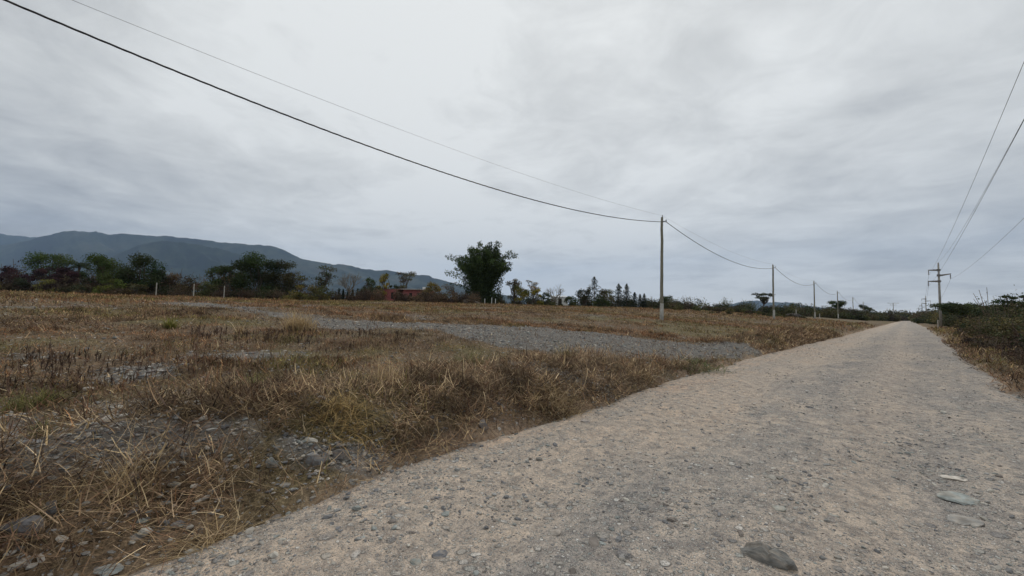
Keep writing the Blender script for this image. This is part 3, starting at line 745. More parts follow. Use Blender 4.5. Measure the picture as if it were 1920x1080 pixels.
def tree(name, label, cat, px, ytop, wpx, zd, kind='round', col=(.045, .065, .022), dens=1.0, leaf=.26, bark=BK, group=None, nlobes=None, sink=.15, pos=None, HW=None):
    if pos is None:
        P0 = at(px, 560, zd); x0, y0 = P0[0], P0[1]
        z0 = float(base_h(x0, y0)); H_ = at(px, ytop, zd)[2]-z0; W_ = wpx*zd/FPX
    else:
        x0, y0 = pos; z0 = float(base_h(x0, y0)); H_, W_ = HW
    H_ = max(H_, .8)
    root = thing(name, (x0, y0, z0-sink), label, cat, group)
    gt = G(); gc = G(); col = np.array(col)
    R_ = W_/2
    if kind in ('round', 'flat', 'sparse', 'bush'):
        nl = nlobes or {'round': 20, 'flat': 18, 'sparse': 15, 'bush': 14}[kind]
        low = {'round': .30, 'flat': .55, 'sparse': .45, 'bush': .12}[kind]
        u = rs.rand(nl); a = rs.uniform(0, 2*PI, nl)
        zc = low+(.90-low)*rs.rand(nl)
        tt = (zc-low)/(1-low)
        prof = {'round': np.sqrt(np.clip(1-(2*tt-.85)**2*.72, .05, 1)), 'flat': np.clip(.55+.5*np.sin(tt*2.4), 0, 1), 'sparse': np.clip(.45+.55*tt, 0, 1), 'bush': np.sqrt(np.clip(1-tt**2*.8, .1, 1))}[kind]
        rr = R_*.80*np.sqrt(u)*prof
        cen = np.stack([rr*np.cos(a), rr*np.sin(a), zc*H_], 1)
        lr = R_*rs.uniform(.20, .40, nl); lr = np.minimum(lr, H_*.24)
        fl = {'round': .75, 'flat': .42, 'sparse': .5, 'bush': .7}[kind]
        nst = 1 if kind in ('round', 'flat') else (3 if kind == 'bush' else 2)
        for s_ in range(nst):
            fork = np.array([rs.normal(0, .04)*H_, rs.normal(0, .04)*H_, max(.1, low*.75)*H_])
            b0 = np.array([rs.normal(0, .03*nst)*W_, rs.normal(0, .03*nst)*W_, -.1])
            tr = max(.05, H_*.028)/(1 if nst == 1 else 1.5)
            limb(gt, b0, fork, tr*1.25, tr*.8, bark, .08)
            for k in range(s_, nl, nst):
                mid = fork+(cen[k]-fork)*.55+rs.normal(0, .05, 3)*H_; mid[2] = max(mid[2], fork[2])
                limb(gt, fork, mid, tr*.5, tr*.3, bark, .12, 4); limb(gt, mid, cen[k], tr*.3, tr*.1, bark, .1, 4)
                for _ in range(3 if kind != 'sparse' else 6):
                    e = cen[k]+rs.normal(0, .55, 3)*lr[k]*np.array([1, 1, fl]); limb(gt, mid+(cen[k]-mid)*rs.uniform(.4, 1), e, tr*.12+.012, .012, bark, .1, 3)
        for k in range(nl):
            nlv = int(dens*(52 if kind == 'sparse' else 150)*max(.5, (lr[k]/leaf/3.2)**2))
            d_ = rs.normal(0, 1, (nlv, 3)); d_ /= np.linalg.norm(d_, axis=1, keepdims=True)
            rad = rs.rand(nlv, 1)**.45*rs.uniform(.8, 1.25, (nlv, 1))
            P_ = cen[k]+d_*rad*lr[k]*np.array([1, 1, fl])
            P_ = P_[P_[:, 2] > .02]
            lc = col*rs.uniform(.65, 1.45)*np.array([rs.uniform(.85, 1.2), 1, rs.uniform(.8, 1.1)])
            leaves(gc, P_, leaf, lc, .55)
        gt.build('trunk', MBARK, root); gc.build('crown', MLEAF, root)
    elif kind == 'bare':
        tr = H_*.028
        limb(gt, (0, 0, -.1), (0, 0, H_*.35), tr*1.2, tr*.8, bark, .06)
        gt.build('trunk', MBARK, root)
        for _ in range(6):
            a = rs.uniform(0, 2*PI); d_ = np.array([math.cos(a)*W_/H_*.9, math.sin(a)*W_/H_*.9, 1.0]); d_ /= np.linalg.norm(d_)
            twigs(gc, np.array([0, 0, H_*rs.uniform(.25, .36)]), d_, H_*.27, tr*.5, 3, bark, .42, .22)
        gc.build('crown', MBARK, root)
    elif kind == 'conifer':
        gt.tube([(0, 0, -.1), (0, 0, H_*.5), (0, 0, H_*.97)], [H_*.025, H_*.015, .02], 6, bark)
        n_ = int(2600*dens); t = rs.rand(n_)**1.3*.93+.05; a = rs.uniform(0, 2*PI, n_)
        lay = .65+.35*np.sin(t*38+np.sin(a*3)*1.2)
        rad = R_*(1-t)**.8*lay*rs.rand(n_)**.4+.06
        P_ = np.stack([rad*np.cos(a), rad*np.sin(a), t*H_+rs.normal(0, .05, n_)-rad*.12], 1)
        leaves(gc, P_, leaf*.85, col, .45, .2)
        for k in range(26):
            t_ = .1+.85*k/26; a_ = k*2.4; r_ = R_*(1-t_)**.8
            limb(gt, (0, 0, t_*H_), (r_*math.cos(a_), r_*math.sin(a_), t_*H_-r_*.05), .03, .012, bark, .05, 3)
        gt.build('trunk', MBARK, root); gc.build('crown', MLEAF, root)
    elif kind == 'palm':
        gt.tube([(0, 0, -.1), (.05, 0, H_*.4), (0, .05, H_*.74)], [.22, .17, .15], 7, bark); gt.build('trunk', MBARK, root)
        for k in range(26):
            a = rs.uniform(0, 2*PI); e = rs.uniform(-.2, 1.2); Lf = R_*rs.uniform(.9, 1.25)
            t = np.linspace(0, 1, 9)[:, None]
            dh = np.array([math.cos(a), math.sin(a), 0])
            p = np.array([0, 0, H_*.74])+dh*Lf*t*math.cos(e*.8)+np.array([0, 0, 1])*(Lf*math.sin(e)*t-Lf*.75*t**2.2)
            gc.tube(p, np.linspace(.035, .01, 9), 4, col*1.2)
            m_ = 46; tt = rs.uniform(.12, 1, m_); pp = np.stack([np.interp(tt, t[:, 0], p[:, i]) for i in range(3)], 1)
            sg = np.where(rs.rand(m_) < .5, -1, 1)
            az_ = a+sg*rs.uniform(.7, 1.2, m_)
            blade_set(pp, az_, rs.uniform(1.5, 2.1, m_), np.full(m_, .55), np.full(m_, .07), np.full(m_, .5), np.tile(col, (m_, 1))*rs.uniform(.7, 1.3, (m_, 1)), gc, seg=2)
        gc.build('crown', MLEAF, root)
    return root

# bamboo grove, vase-shaped, by far the tallest growth
def bamboo(px, zd, label):
    P0 = at(px, 560, zd); x0, y0 = P0[0], P0[1]; z0 = float(base_h(x0, y0))
    root = thing('bamboo_grove', (x0, y0, z0-.1), label, 'bamboo')
    H_ = at(px, 449, zd)[2]-z0
    gc = G(); gl = G()
    rh = np.array([math.cos(YAW), math.sin(YAW), 0])
    def culm(a, reach, h, droop, r_=.05, lv=1.0, base=None, start=.12):
        d_ = np.array([math.cos(a), math.sin(a), 0])
        b0 = d_*rs.uniform(0, 1.9)*rs.rand()**.3 if base is None else base
        t = np.linspace(0, 1, 14)[:, None]
        p = b0+d_*reach*(t**1.9)+np.array([0, 0, 1])*(h*(t*(1+droop)-droop*t**3.2))
        gc.tube(p, np.linspace(r_, .008, 14), 5, (.10, .12, .05), caps=False)
        n_ = int(300*lv); tt = start+(1-start)*rs.rand(n_)**.75
        pp = np.stack([np.interp(tt, t[:, 0], p[:, i]) for i in range(3)], 1)
        q = rs.normal(0, 1, (n_, 3))*np.array([.36, .36, .30])*(.5+.6*np.sin(tt*PI)[:, None]); q[:, 2] -= .15
        leaves(gl, pp+q, .42, np.array((.048, .072, .024))*rs.uniform(.5, 1.6), .34, .7)
    for k in range(105):
        a = rs.uniform(0, 2*PI); s_ = rs.rand()**.6
        culm(a, 5.7*s_*rs.uniform(.7, 1.05), H_*(1.0-.33*s_**2)*rs.uniform(.74, 1.0), .12+.3*s_)
    R_ang = YAW; 
    for off, reach, h, dr, lv in ((PI, 6.6, 9.3, .62, .6), (PI+.2, 6.0, 8.8, .5, .55), (PI-.2, 6.9, 6.4, .6, .7), (PI+.1, 6.2, 5.8, .5, .7), (PI, 5.4, 4.2, .5, .7), (0, 5.4, 10.0, .5, .6), (.15, 5.8, 9.4, .62, .55), (-.2, 4.6, 10.4, .3, .8), (0, 4.6, 8.2, .6, .7), (.05, 1.6, 12.4, .04, 1.0), (.3, 2.4, 12.2, .05, .9), (PI, 1.6, 11.4, .05, 1.0), (-.3, 2.0, 12.0, .06, 1.0)):
        culm(R_ang+off, reach, h, dr, .05, lv, base=rh*(.8 if off < 2 else -.8), start=.3 if lv < .65 else .15)
    n_ = 5200; a = rs.uniform(0, 2*PI, n_); t = rs.rand(n_)
    rad = (3.0+1.3*t)*rs.rand(n_)**.4
    leaves(gl, np.stack([rad*np.cos(a), rad*np.sin(a), t*H_*.55+.1], 1), .42, (.034, .050, .02), .36, .6)
    gc.build('culms', MBARK, root); gl.build('foliage', MLEAF, root)
bamboo(905, 75, 'tall dark green bamboo grove with drooping tips, the largest growth behind the field')

DG = (.042, .062, .024); MG = (.065, .095, .03); OL = (.085, .085, .030); YG = (.20, .17, .035); BRN = (.11, .075, .045); GY = (.12, .115, .08); CON = (.020, .032, .020)
T = [
 ('broadleaf_tree', 'green tree with a ragged crown above the purple-brown shrubs at far left', 95, 470, 86, 66, 'round', MG, 1.0),
 ('palm_tree', 'dark palm with drooping fronds between the two left green trees', 143, 476, 50, 67, 'palm', (.030, .045, .020), 1.0),
 ('broadleaf_tree', 'wide bushy green tree left of the big pair, right of the palm', 207, 477, 84, 62, 'round', MG, 1.2),
 ('broadleaf_tree', 'bushy dark green tree with the higher crown right of the palm', 262, 475, 90, 62, 'round', DG, 1.3),
 ('broadleaf_tree', 'rounded green tree in the gap between the palm and the wide bushy tree', 172, 492, 50, 65, 'round', DG, 1.0),
 ('broadleaf_tree', 'low dark tree right of the darker bushy tree, above the first post', 300, 500, 44, 65, 'round', (.05, .06, .03), 1.0),
 ('broadleaf_tree', 'dark tree filling the gap left of the large flat-topped tree', 442, 490, 56, 65, 'round', DG, 1.2),
 ('dry_bush', 'low brown bush between the bushy green tree and the white posts', 340, 512, 70, 66, 'bush', BRN, .8),
 ('broadleaf_tree', 'small dark tree at the left shoulder of the flat-topped trees', 412, 492, 56, 64, 'round', DG, 1.0),
 ('flat_topped_tree', 'large dark flat-topped tree in the middle of the left tree line', 480, 477, 116, 62, 'bush', DG, 1.8),
 ('flat_topped_tree', 'dark brownish tree adjoining the right side of the large flat-topped tree', 532, 486, 76, 64, 'bush', (.05, .05, .024), 1.2),
 ('open_tree', 'thin open-crowned tree left of the umbrella-shaped one', 562, 500, 46, 63, 'sparse', OL, .9),
 ('umbrella_tree', 'sparse umbrella-shaped tree with visible branches against the blue mountain', 604, 492, 66, 62, 'sparse', (.06, .065, .03), 1.1),
 ('bare_tree', 'leafless grey tree standing alone before the blue mountain', 655, 502, 58, 66, 'bare', GY, 1.0),
 ('broadleaf_tree', 'small dark round tree left of the yellow-green one by the pink house', 690, 515, 46, 70, 'round', DG, 1.0),
 ('yellow_tree', 'slim yellow-green tree behind the pink house', 718, 507, 30, 74, 'round', (.19, .17, .035), 1.0),
 ('broadleaf_tree', 'little dark tree tucked right of the yellow-green tree', 737, 530, 24, 76, 'round', DG, .9),
 ('open_tree', 'greyish open-crowned tree rising above the right half of the pink house', 757, 502, 44, 80, 'sparse', GY, 2.2),
 ('yellow_bush', 'yellow-green bush between the pink house and the bamboo', 815, 527, 54, 68, 'bush', (.15, .13, .035), 1.0),
 ('dry_bush', 'twiggy brown bush beside the yellow-green bush left of the bamboo', 838, 532, 50, 72, 'bush', BRN, .7),
 ('dry_bush', 'brownish bush against the right side of the pink house', 795, 530, 30, 74, 'bush', (.10, .06, .04), .8),
 ('open_tree', 'brownish open tree immediately right of the bamboo', 966, 518, 44, 78, 'round', (.10, .085, .045), .9),
 ('yellow_bush', 'olive-yellow bush right of the bamboo', 976, 532, 44, 74, 'bush', (.15, .14, .03), 1.0),
 ('open_tree', 'pale straw-coloured twiggy tree right of the bamboo', 1000, 518, 34, 78, 'sparse', (.26, .21, .13), 1.2),
 ('yellow_bush', 'bright yellow-olive bush under the pale twiggy tree', 1007, 538, 34, 75, 'bush', (.20, .18, .035), 1.0),
 ('bare_tree', 'wide leafless tree leaning over the white shed', 1042, 528, 62, 80, 'bare', (.2, .17, .13), 1.0),
 ('dark_bush', 'small dark bush left of the white shed', 1026, 546, 28, 77, 'bush', DG, 1.0),
 ('dark_bush', 'small dark bush right of the white shed', 1072, 552, 34, 79, 'bush', DG, 1.0),
 ('broadleaf_tree', 'grey-green tree left of the pointed conifer', 1096, 535, 34, 84, 'round', (.05, .055, .035), 1.0),
 ('conifer', 'tallest pointed conifer on the far side of the field', 1114, 516, 60, 86, 'conifer', CON, 1.0),
 ('round_bush', 'large rounded pale olive bush right of the tallest conifer', 1141, 538, 46, 88, 'bush', (.09, .085, .045), 1.4),
 ('dark_bush', 'dark green bush in front of the rounded pale bush', 1128, 548, 40, 80, 'bush', DG, 1.0),
 ('conifer', 'bushy conifer left of the pair right of the rounded bush', 1160, 530, 52, 88, 'conifer', CON, 1.2),
 ('conifer', 'slim conifer right of the pair right of the rounded bush', 1175, 530, 40, 89, 'conifer', CON, 1.0),
 ('conifer', 'first small conifer going right from the taller pair', 1190, 546, 32, 92, 'conifer', CON, .8),
 ('conifer', 'second small conifer going right from the taller pair', 1200, 550, 28, 94, 'conifer', CON, .7),
 ('conifer', 'third small conifer going right from the taller pair', 1208, 549, 26, 94, 'conifer', CON, .7),
 ('umbrella_tree', 'lone umbrella-shaped tree left of the second utility pole', 1429, 545, 38, 130, 'flat', (.05, .055, .03), .9),
 ('dark_bush', 'dark rounded bushes right behind the foot of the first utility pole', 1247, 554, 46, 100, 'bush', DG, 1.2),
 ('broadleaf_tree', 'dark tree behind the fourth utility pole', 1570, 561, 38, 130, 'sparse', DG, 4.0),
 ('dark_bush', 'dark rounded bush between the second and third utility poles', 1500, 567, 52, 120, 'bush', DG, 1.2),
 ('broadleaf_tree', 'dark ragged tree behind the far utility pole', 1624, 569, 26, 170, 'round', DG, 1.0),
 ('acacia_tree', 'flat wide thorn tree on the right roadside with dark twin trunks', 1822, 562, 110, 60, 'flat', (.055, .075, .03), 1.6),
 ('acacia_tree', 'thorn tree with a flat crown at the right edge of the picture', 1905, 545, 60, 46, 'flat', (.05, .07, .03), 1.4),
 ('acacia_tree', 'small thorn tree behind the concrete line pole on the right', 1785, 571, 44, 84, 'flat', (.045, .058, .028), 1.2),
 ('acacia_tree', 'low thorn tree filling the gap between the two right roadside crowns', 1868, 571, 66, 54, 'round', (.04, .052, .024), 1.4),
]
for name, lab, px, yt, wp, zd, kind, col, dn in T:
    c_ = {'palm_tree': 'palm', 'conifer': 'conifer', 'bare_tree': 'bare tree'}.get(name, 'bush' if 'bush' in name else 'tree')
    tree(name, lab, c_, px, yt, wp, zd, kind, col, dn, leaf=.24 if zd < 95 else .34, bark=(.22, .2, .17) if name == 'bare_tree' else ((.05, .04, .035) if 'acacia' in name else BK))
# purple-brown shrubs at far left
for i, (px, yt, wp) in enumerate([(8, 496, 48), (36, 494, 46), (66, 498, 44), (96, 494, 44), (122, 496, 46)]):
    tree('purple_shrub', ['purple-brown dead-leaved shrub at the very left edge of the picture', 'purple-brown dead-leaved shrub next in from the left edge', 'purple-brown shrub standing left of the green tree trunk', 'purple-brown shrub directly under the ragged green tree', 'purple-brown shrub under the palm, rightmost of its row'][i], 'shrub', px, yt, wp, 60, 'bush', (.050, .028, .034), 1.3, leaf=.2, group='purple-brown shrubs at the far left')
for i, (px, yt, wp, c_, lab) in enumerate([(98, 522, 60, (.12, .115, .035), 'olive-yellow low bush in front of the purple-brown shrubs'), (205, 520, 54, (.10, .12, .03), 'light green low bush at the foot of the bushy green trees'), (250, 530, 60, (.09, .075, .035), 'brown-olive low bush at the foot of the darker bushy tree'), (40, 520, 60, (.03, .035, .022), 'dark low bush at the far left foot of the shrubs'), (150, 530, 56, (.06, .05, .03), 'dull brown low bush below the palm'), (385, 522, 50, (.08, .085, .035), 'olive low bush by the middle white post'), (560, 532, 60, (.12, .11, .035), 'yellowish low bush below the thin open-crowned tree'), (600, 528, 50, (.10, .095, .035), 'olive low bush below the umbrella-shaped tree')]):
    tree('low_bush', lab, 'bush', px, yt, wp, 57, 'bush', c_, 1.0, leaf=.2)
# little cypress row
for i, px in enumerate([635, 643, 652, 661, 670, 678]):
    tree('cypress', ['leftmost', 'second', 'third', 'fourth', 'fifth', 'rightmost'][i]+' small dark cypress of the row left of the pink house', 'cypress', px, 539+(i % 2)*1.5, 9, 72, 'conifer', CON, .5, leaf=.2, group='cypress row left of the pink house')

# scrub that reads as one mass
def scrub(name, label, segs, cols, seed, dens=1.0, leaf=.2, dl=3.0):
    g = G()
    for (xa, ya, xb, yb, hh_, wd) in segs:
        Ls = math.hypot(xb-xa, yb-ya); n = max(2, int(Ls/(wd*.42)*dens))
        for k in range(n):
            t = rs.rand(); x0 = xa+(xb-xa)*t+rs.normal(0, wd*.35); y0 = ya+(yb-ya)*t+rs.normal(0, wd*.35)
            z0 = float(base_h(x0, y0)); r_ = math.hypot(x0, y0)
            hL = hh_*rs.uniform(.45, 1.25); rl = min(hL*.7, wd*.5)*rs.uniform(.8, 1.3)
            ls = max(leaf, r_*.0030); nl = int(dl*150*min(1, (rl/ls)**2/9))+40
            d_ = rs.normal(0, 1, (nl, 3)); d_ /= np.linalg.norm(d_, axis=1, keepdims=True)
            rad = rs.rand(nl, 1)**.45*rs.uniform(.7, 1.3, (nl, 1))
            P_ = np.array([x0, y0, z0+hL*.45])+d_*rad*np.array([rl, rl, hL*.5])
            P_ = P_[P_[:, 2] > z0-.1]
            c = np.array(cols[rs.randint(len(cols))])*rs.uniform(.7, 1.35)
            leaves(g, P_, ls, c, .45)
            for _ in range(5):
                a = rs.uniform(0, 2*PI); e = np.array([x0+math.cos(a)*rl*.8, y0+math.sin(a)*rl*.8, z0+hL*rs.uniform(.5, 1.15)])
                limb(g, (x0, y0, z0-.1), e, .03+r_*.0002, .012+r_*.0001, (.13, .10, .075), .2, 3)
    tag(g.build(name, MLEAF), label, 'scrub', kind='stuff')
def PX(px, zd): q = at(px, 570, zd); return q[0], q[1]
def seg(pa, za, pb, zb, h, wd): return (*PX(pa, za), *PX(pb, zb), h, wd)
OLV = [(.055, .055, .025), (.07, .052, .032), (.09, .065, .040), (.04, .048, .022), (.10, .085, .035)]
BRW = [(.075, .050, .036), (.10, .065, .045), (.06, .042, .034), (.13, .09, .055)]
GRN = [(.035, .045, .02), (.05, .06, .026), (.075, .08, .03), (.06, .05, .028), (.10, .09, .035)]
scrub('brush', 'low brown and olive brush along the foot of the left tree line', [seg(-260, 58, 120, 58, 1.7, 2.6), seg(120, 57, 300, 57, 1.6, 2.4), seg(300, 58, 640, 60, 1.6, 2.6), seg(440, 58, 600, 59, 1.6, 2.2), seg(-200, 64, 330, 64, 4.3, 3.2), seg(-200, 66, 330, 66, 4.3, 3.2), seg(300, 66, 640, 66, 3.6, 3), seg(380, 64, 560, 64, 3.8, 3), seg(640, 84, 900, 84, 2.6, 4)], OLV+BRW, 1)
scrub('brush_pile', 'long pile of cut brown brush left of the bamboo', [seg(660, 62, 728, 63, 2.6, 2.0), seg(770, 64, 808, 64, 2.6, 1.6), seg(740, 63, 800, 64, 1.5, 2.0), seg(740, 64, 757, 64, 2.4, 1.4), seg(800, 64, 875, 66, 2.3, 2.2), seg(800, 63, 885, 65, 1.9, 1.8)], BRW, 2, 1.6)
scrub('far_scrub', 'green scrub belt across the far side of the field', [seg(920, 82, 1060, 86, 2.3, 2.5), seg(1060, 90, 1240, 98, 3.0, 3), seg(925, 74, 1080, 78, 1.0, 2), seg(1180, 110, 1400, 130, 3.6, 5), seg(1200, 100, 1400, 120, 2.6, 4), seg(1240, 74, 1500, 90, 1.0, 3), seg(1300, 64, 1480, 76, .7, 2.5), seg(1230, 84, 1400, 100, 1.4, 3), seg(1380, 122, 1480, 122, 2.0, 5), seg(1400, 140, 1560, 150, 2.6, 5), seg(1480, 118, 1600, 128, 2.0, 5),
      (-26, 125, -13, 150, 3.0, 6), (-14, 150, -8.5, 260, 3.0, 5), (-9, 260, -7.5, 420, 4.0, 5), (-24, 150, -14, 240, 3.6, 7), (-12, 420, 9, 520, 7, 8)], GRN+OLV[:2], 3)
scrub('roadside_thicket', 'tangled dark thicket along the right side of the road', [(7.5, 24, 8.0, 60, 1.9, 3), (9.5, 34, 11, 110, 3.8, 4), (7, 60, 7.5, 100, 2.0, 3), (8, 100, 9, 250, 3.6, 5), (7.5, 250, 8.5, 450, 5.0, 6), (14, 30, 16, 120, 3.6, 5), (6.2, 16, 6.6, 44, 2.0, 2.0), (8.5, 14, 9, 40, 3.2, 2.5), (5.2, 26, 5.6, 60, 1.3, 1.8)], [(.05, .06, .026), (.07, .07, .03), (.09, .075, .035), (.10, .075, .045), (.04, .05, .022), (.12, .10, .04)], 4, 1.2)
scrub('dead_brush', 'low dry brown brush on the right verge of the road', [(2.6, 8, 3.2, 22, .28, .9), (3.2, 10, 3.4, 40, .45, 1.0), (4.2, 8, 4.6, 32, .85, 1.4), (5.3, 10, 5.6, 40, 1.1, 1.8), (4.0, 30, 4.6, 70, .5, 1.6)], [(.06, .042, .03), (.08, .052, .036), (.045, .033, .027), (.10, .07, .045), (.07, .06, .03)], 5, 1.6, leaf=.06, dl=2.2)

# ------------------------------------------------------------------ posts, house, shed
def post(px, yt, yb, zd, wpx, col, label, name='fence_post', tilt=0):
    P0 = at(px, yb, zd); x0, y0 = P0[0], P0[1]; z0 = float(base_h(x0, y0))-.3
    H_ = at(px, yt, zd)[2]-z0; w_ = wpx*zd/FPX
    g = G(); g.tube([(0, 0, 0), (0, 0, H_*.5), (tilt*H_, 0, H_-.03), (tilt*H_, 0, H_)], [w_*.30, w_*.28, w_*.28, w_*.16], 4, col)
    o = g.build(name, MCONC); o.location = (x0, y0, z0); o.rotation_euler[2] = YAW+PI/4; tag(o, label, 'post', 'white posts along the field edge' if name == 'fence_post' else None)
WP = (.38, .36, .32)
post(293, 530, 545, 55, 3.0, WP, 'white concrete post left of the three below the left tree line')
post(363, 532, 551, 54, 3.0, WP, 'white concrete post in the middle of the three below the left tree line')
post(420, 536, 553, 56, 3.0, WP, 'white concrete post right of the three below the left tree line')
post(1493, 580, 598, 86, 2.6, WP, 'white post beside the dark earth heap behind the utility poles')
post(1537, 588, 601, 78, 2.4, WP, 'short white post just right of the third utility pole')
post(1370, 575, 595, 84, 1.2, (.12, .09, .07), 'thin dark wooden post between the first two utility poles', 'wooden_post')
post(1759, 600, 612, 60, 2.6, (.45, .40, .36), 'short pale marker post at the foot of the concrete line pole', 'marker_post')
for i, px in enumerate((909, 922, 929)):
    post(px, 560-(i == 1)*2, 567, 70, 3.0, (.6, .6, .58), ['white stub post at the left foot of the bamboo', 'tallest white stub post at the foot of the bamboo', 'white stub post at the right foot of the bamboo'][i])
# dark earth heap beside the white post
P0 = at(1487, 598, 86); q, f_ = icos(3); q = q*(1+(fbm(q[:, 0]*3, q[:, 1]*3+q[:, 2], 3, 5)-.5)[:, None]*.5)*np.array([1.5, 1.2, .8])
g = G(); g.add(q, f_, (.055, .048, .042)); o = g.build('earth_heap', MSTONE, smooth=True); o.location = (P0[0], P0[1], float(base_h(P0[0], P0[1]))+.1)
tag(o, 'small dark grey earth heap beside a white post', 'heap')
P0 = at(886, 560, 64); q, f_ = icos(3); q = q*(1+(fbm(q[:, 0]*4+5, q[:, 1]*4+q[:, 2], 3, 5)-.5)[:, None]*.6)*np.array([1.5, .8, .6])
g = G(); g.add(q, f_, (.10, .08, .065)); o = g.build('root_mound', MSTONE, smooth=True); o.location = (P0[0], P0[1], float(base_h(P0[0], P0[1]))+.25); o.rotation_euler = (0, .25, YAW)
tag(o, 'grey-brown mound of roots and soil at the left foot of the bamboo', 'mound')

def house():
    zd = 74; a = at(716, 560, zd); b_ = at(802, 560, zd); c_ = (a+b_)/2; z0 = float(base_h(c_[0], c_[1]))-.3
    top = at(760, 543, zd)[2]-z0; W_ = 86*zd/FPX
    root = thing('house', (c_[0], c_[1], z0), 'single-storey pink-red house with a flat pale roof beyond the brush pile', 'house', rz=YAW)
    pk = (.30, .105, .10)
    def xx(px): return (px-759)*zd/FPX
    g = G()
    # front wall, pieced round openings so each opening is a real hole
    def wallpiece(x0, x1, za, zb, yy=0): g.box(((x0+x1)/2, yy, (za+zb)/2), (x1-x0, .25, zb-za), pk)
    wallpiece(xx(720), xx(733), 0, top-.05); wallpiece(xx(733), xx(738), 0, 1.1); wallpiece(xx(733), xx(738), top-.55, top-.05); wallpiece(xx(738), xx(743), 0, top-.05)
    for x0, x1 in ((756, 767), (773, 783), (789, 802)): wallpiece(xx(x0), xx(x1), 0, top)
    for x0, x1 in ((767, 773), (783, 789)): wallpiece(xx(x0), xx(x1), 0, 1.0); wallpiece(xx(x0), xx(x1), top-.6, top)
    wallpiece(xx(743), xx(756), 0, top-.3, 1.8)
    g.box((xx(720), 2.9, top/2-.03), (.25, 5.5, top-.06), pk); g.box((xx(802), 2.9, top/2), (.25, 5.5, top), pk); g.box((xx(761), 5.8, top/2), (xx(802)-xx(720), .25, top-.1), pk)
    g.box((xx(743), .95, top/2), (.2, 1.6, top-.1), pk); g.box((xx(756), .95, top/2), (.2, 1.6, top-.1), pk)
    g.build('wall', MPLAIN, root)
    g = G(); g.box((xx(778.5), 2.7, top+.08), (xx(805)-xx(752), 6.6, .14), (.42, .40, .38)); g.box((xx(735.5), 2.9, top+.02), (xx(751.5)-xx(718), 6.2, .12), (.26, .13, .11))
    ro = g.build('roof', MCONC, root)
    g = G(); g.box((xx(790), 2, top+.4), (.5, .5, .5), (.6, .6, .6)); g.build('chimney', MCONC, ro)
    for x0, x1, zb in ((733, 738, 1.1), (767, 773, 1.0), (783, 789, 1.0)):
        cx = (xx(x0)+xx(x1))/2; ww = xx(x1)-xx(x0); zt = top-.57
        g = G(); g.box((cx, .02, (zb+zt)/2), (ww-.02, .04, zt-zb-.02), (.02, .022, .025)); wo_ = g.build('window', MPLAIN, root)
        g = G()
        for sx in (-.5, 0, .5): g.box((cx+sx*(ww-.08), -.03, (zb+zt)/2), (.05, .05, zt-zb-.03), (.10, .07, .06))
        g.build('frame', MPLAIN, wo_)
    g = G(); g.box((xx(749.5), 1.62, 1.1), (.95, .06, 2.1), (.05, .035, .03)); g.build('door', MPLAIN, root)
house()
def shed(px0, px1, yt, zd, col, rc, label, name):
    a = at(px0, 560, zd); b_ = at(px1, 560, zd); c_ = (a+b_)/2; z0 = float(base_h(c_[0], c_[1]))-.2
    top = at((px0+px1)/2, yt, zd)[2]-z0; W_ = (px1-px0)*zd/FPX
    root = thing(name, (c_[0], c_[1], z0), label, 'shed', rz=YAW)
    g = G()
    for x0, x1 in ((-.5, -.12), (.12, .5)): g.box(((x0+x1)/2*W_, 0, top/2), ((x1-x0)*W_, .15, top), col)
    g.box((0, 0, top-.15), (.24*W_-.006, .14, .28), col)
    g.box((-.5*W_, 1.6, top/2), (.15, 3.04, top-.01), col); g.box((.5*W_, 1.6, top/2), (.15, 3.04, top-.01), col); g.box((0, 3.2, top/2), (W_, .15, top-.02), col)
    g.build('wall', MPLAIN, root)
    g = G(); n = 24; xs = np.linspace(-.55*W_, .55*W_, n*4+1)
    zz_ = .03*np.sin(np.arange(n*4+1)*PI/2)
    v = np.concatenate([np.stack([xs, np.full_like(xs, yy), zz_+top+.07+sl], 1) for yy, sl in ((-.3, .0), (3.5, .35))])
    m_ = len(xs); f_ = np.array([[i, i+1, i+1+m_, i+m_] for i in range(m_-1)]); g.add(v, f_, rc); g.add(v-[0, 0, .03], f_[:, ::-1], rc)
    g.build('roof', MPLAIN, root)
    g = G(); g.box((0, .06, (top-.3)/2), (.24*W_-.02, .05, top-.31), (.06, .05, .045)); g.build('door', MPLAIN, root)
shed(1036, 1064, 557, 86, (.70, .70, .68), (.66, .67, .67), 'low white shed glimpsed under the wide leafless tree', 'shed')
shed(694, 716, 546, 78, (.38, .16, .085), (.24, .12, .09), 'low orange brick shed left of the pink house', 'brick_shed')

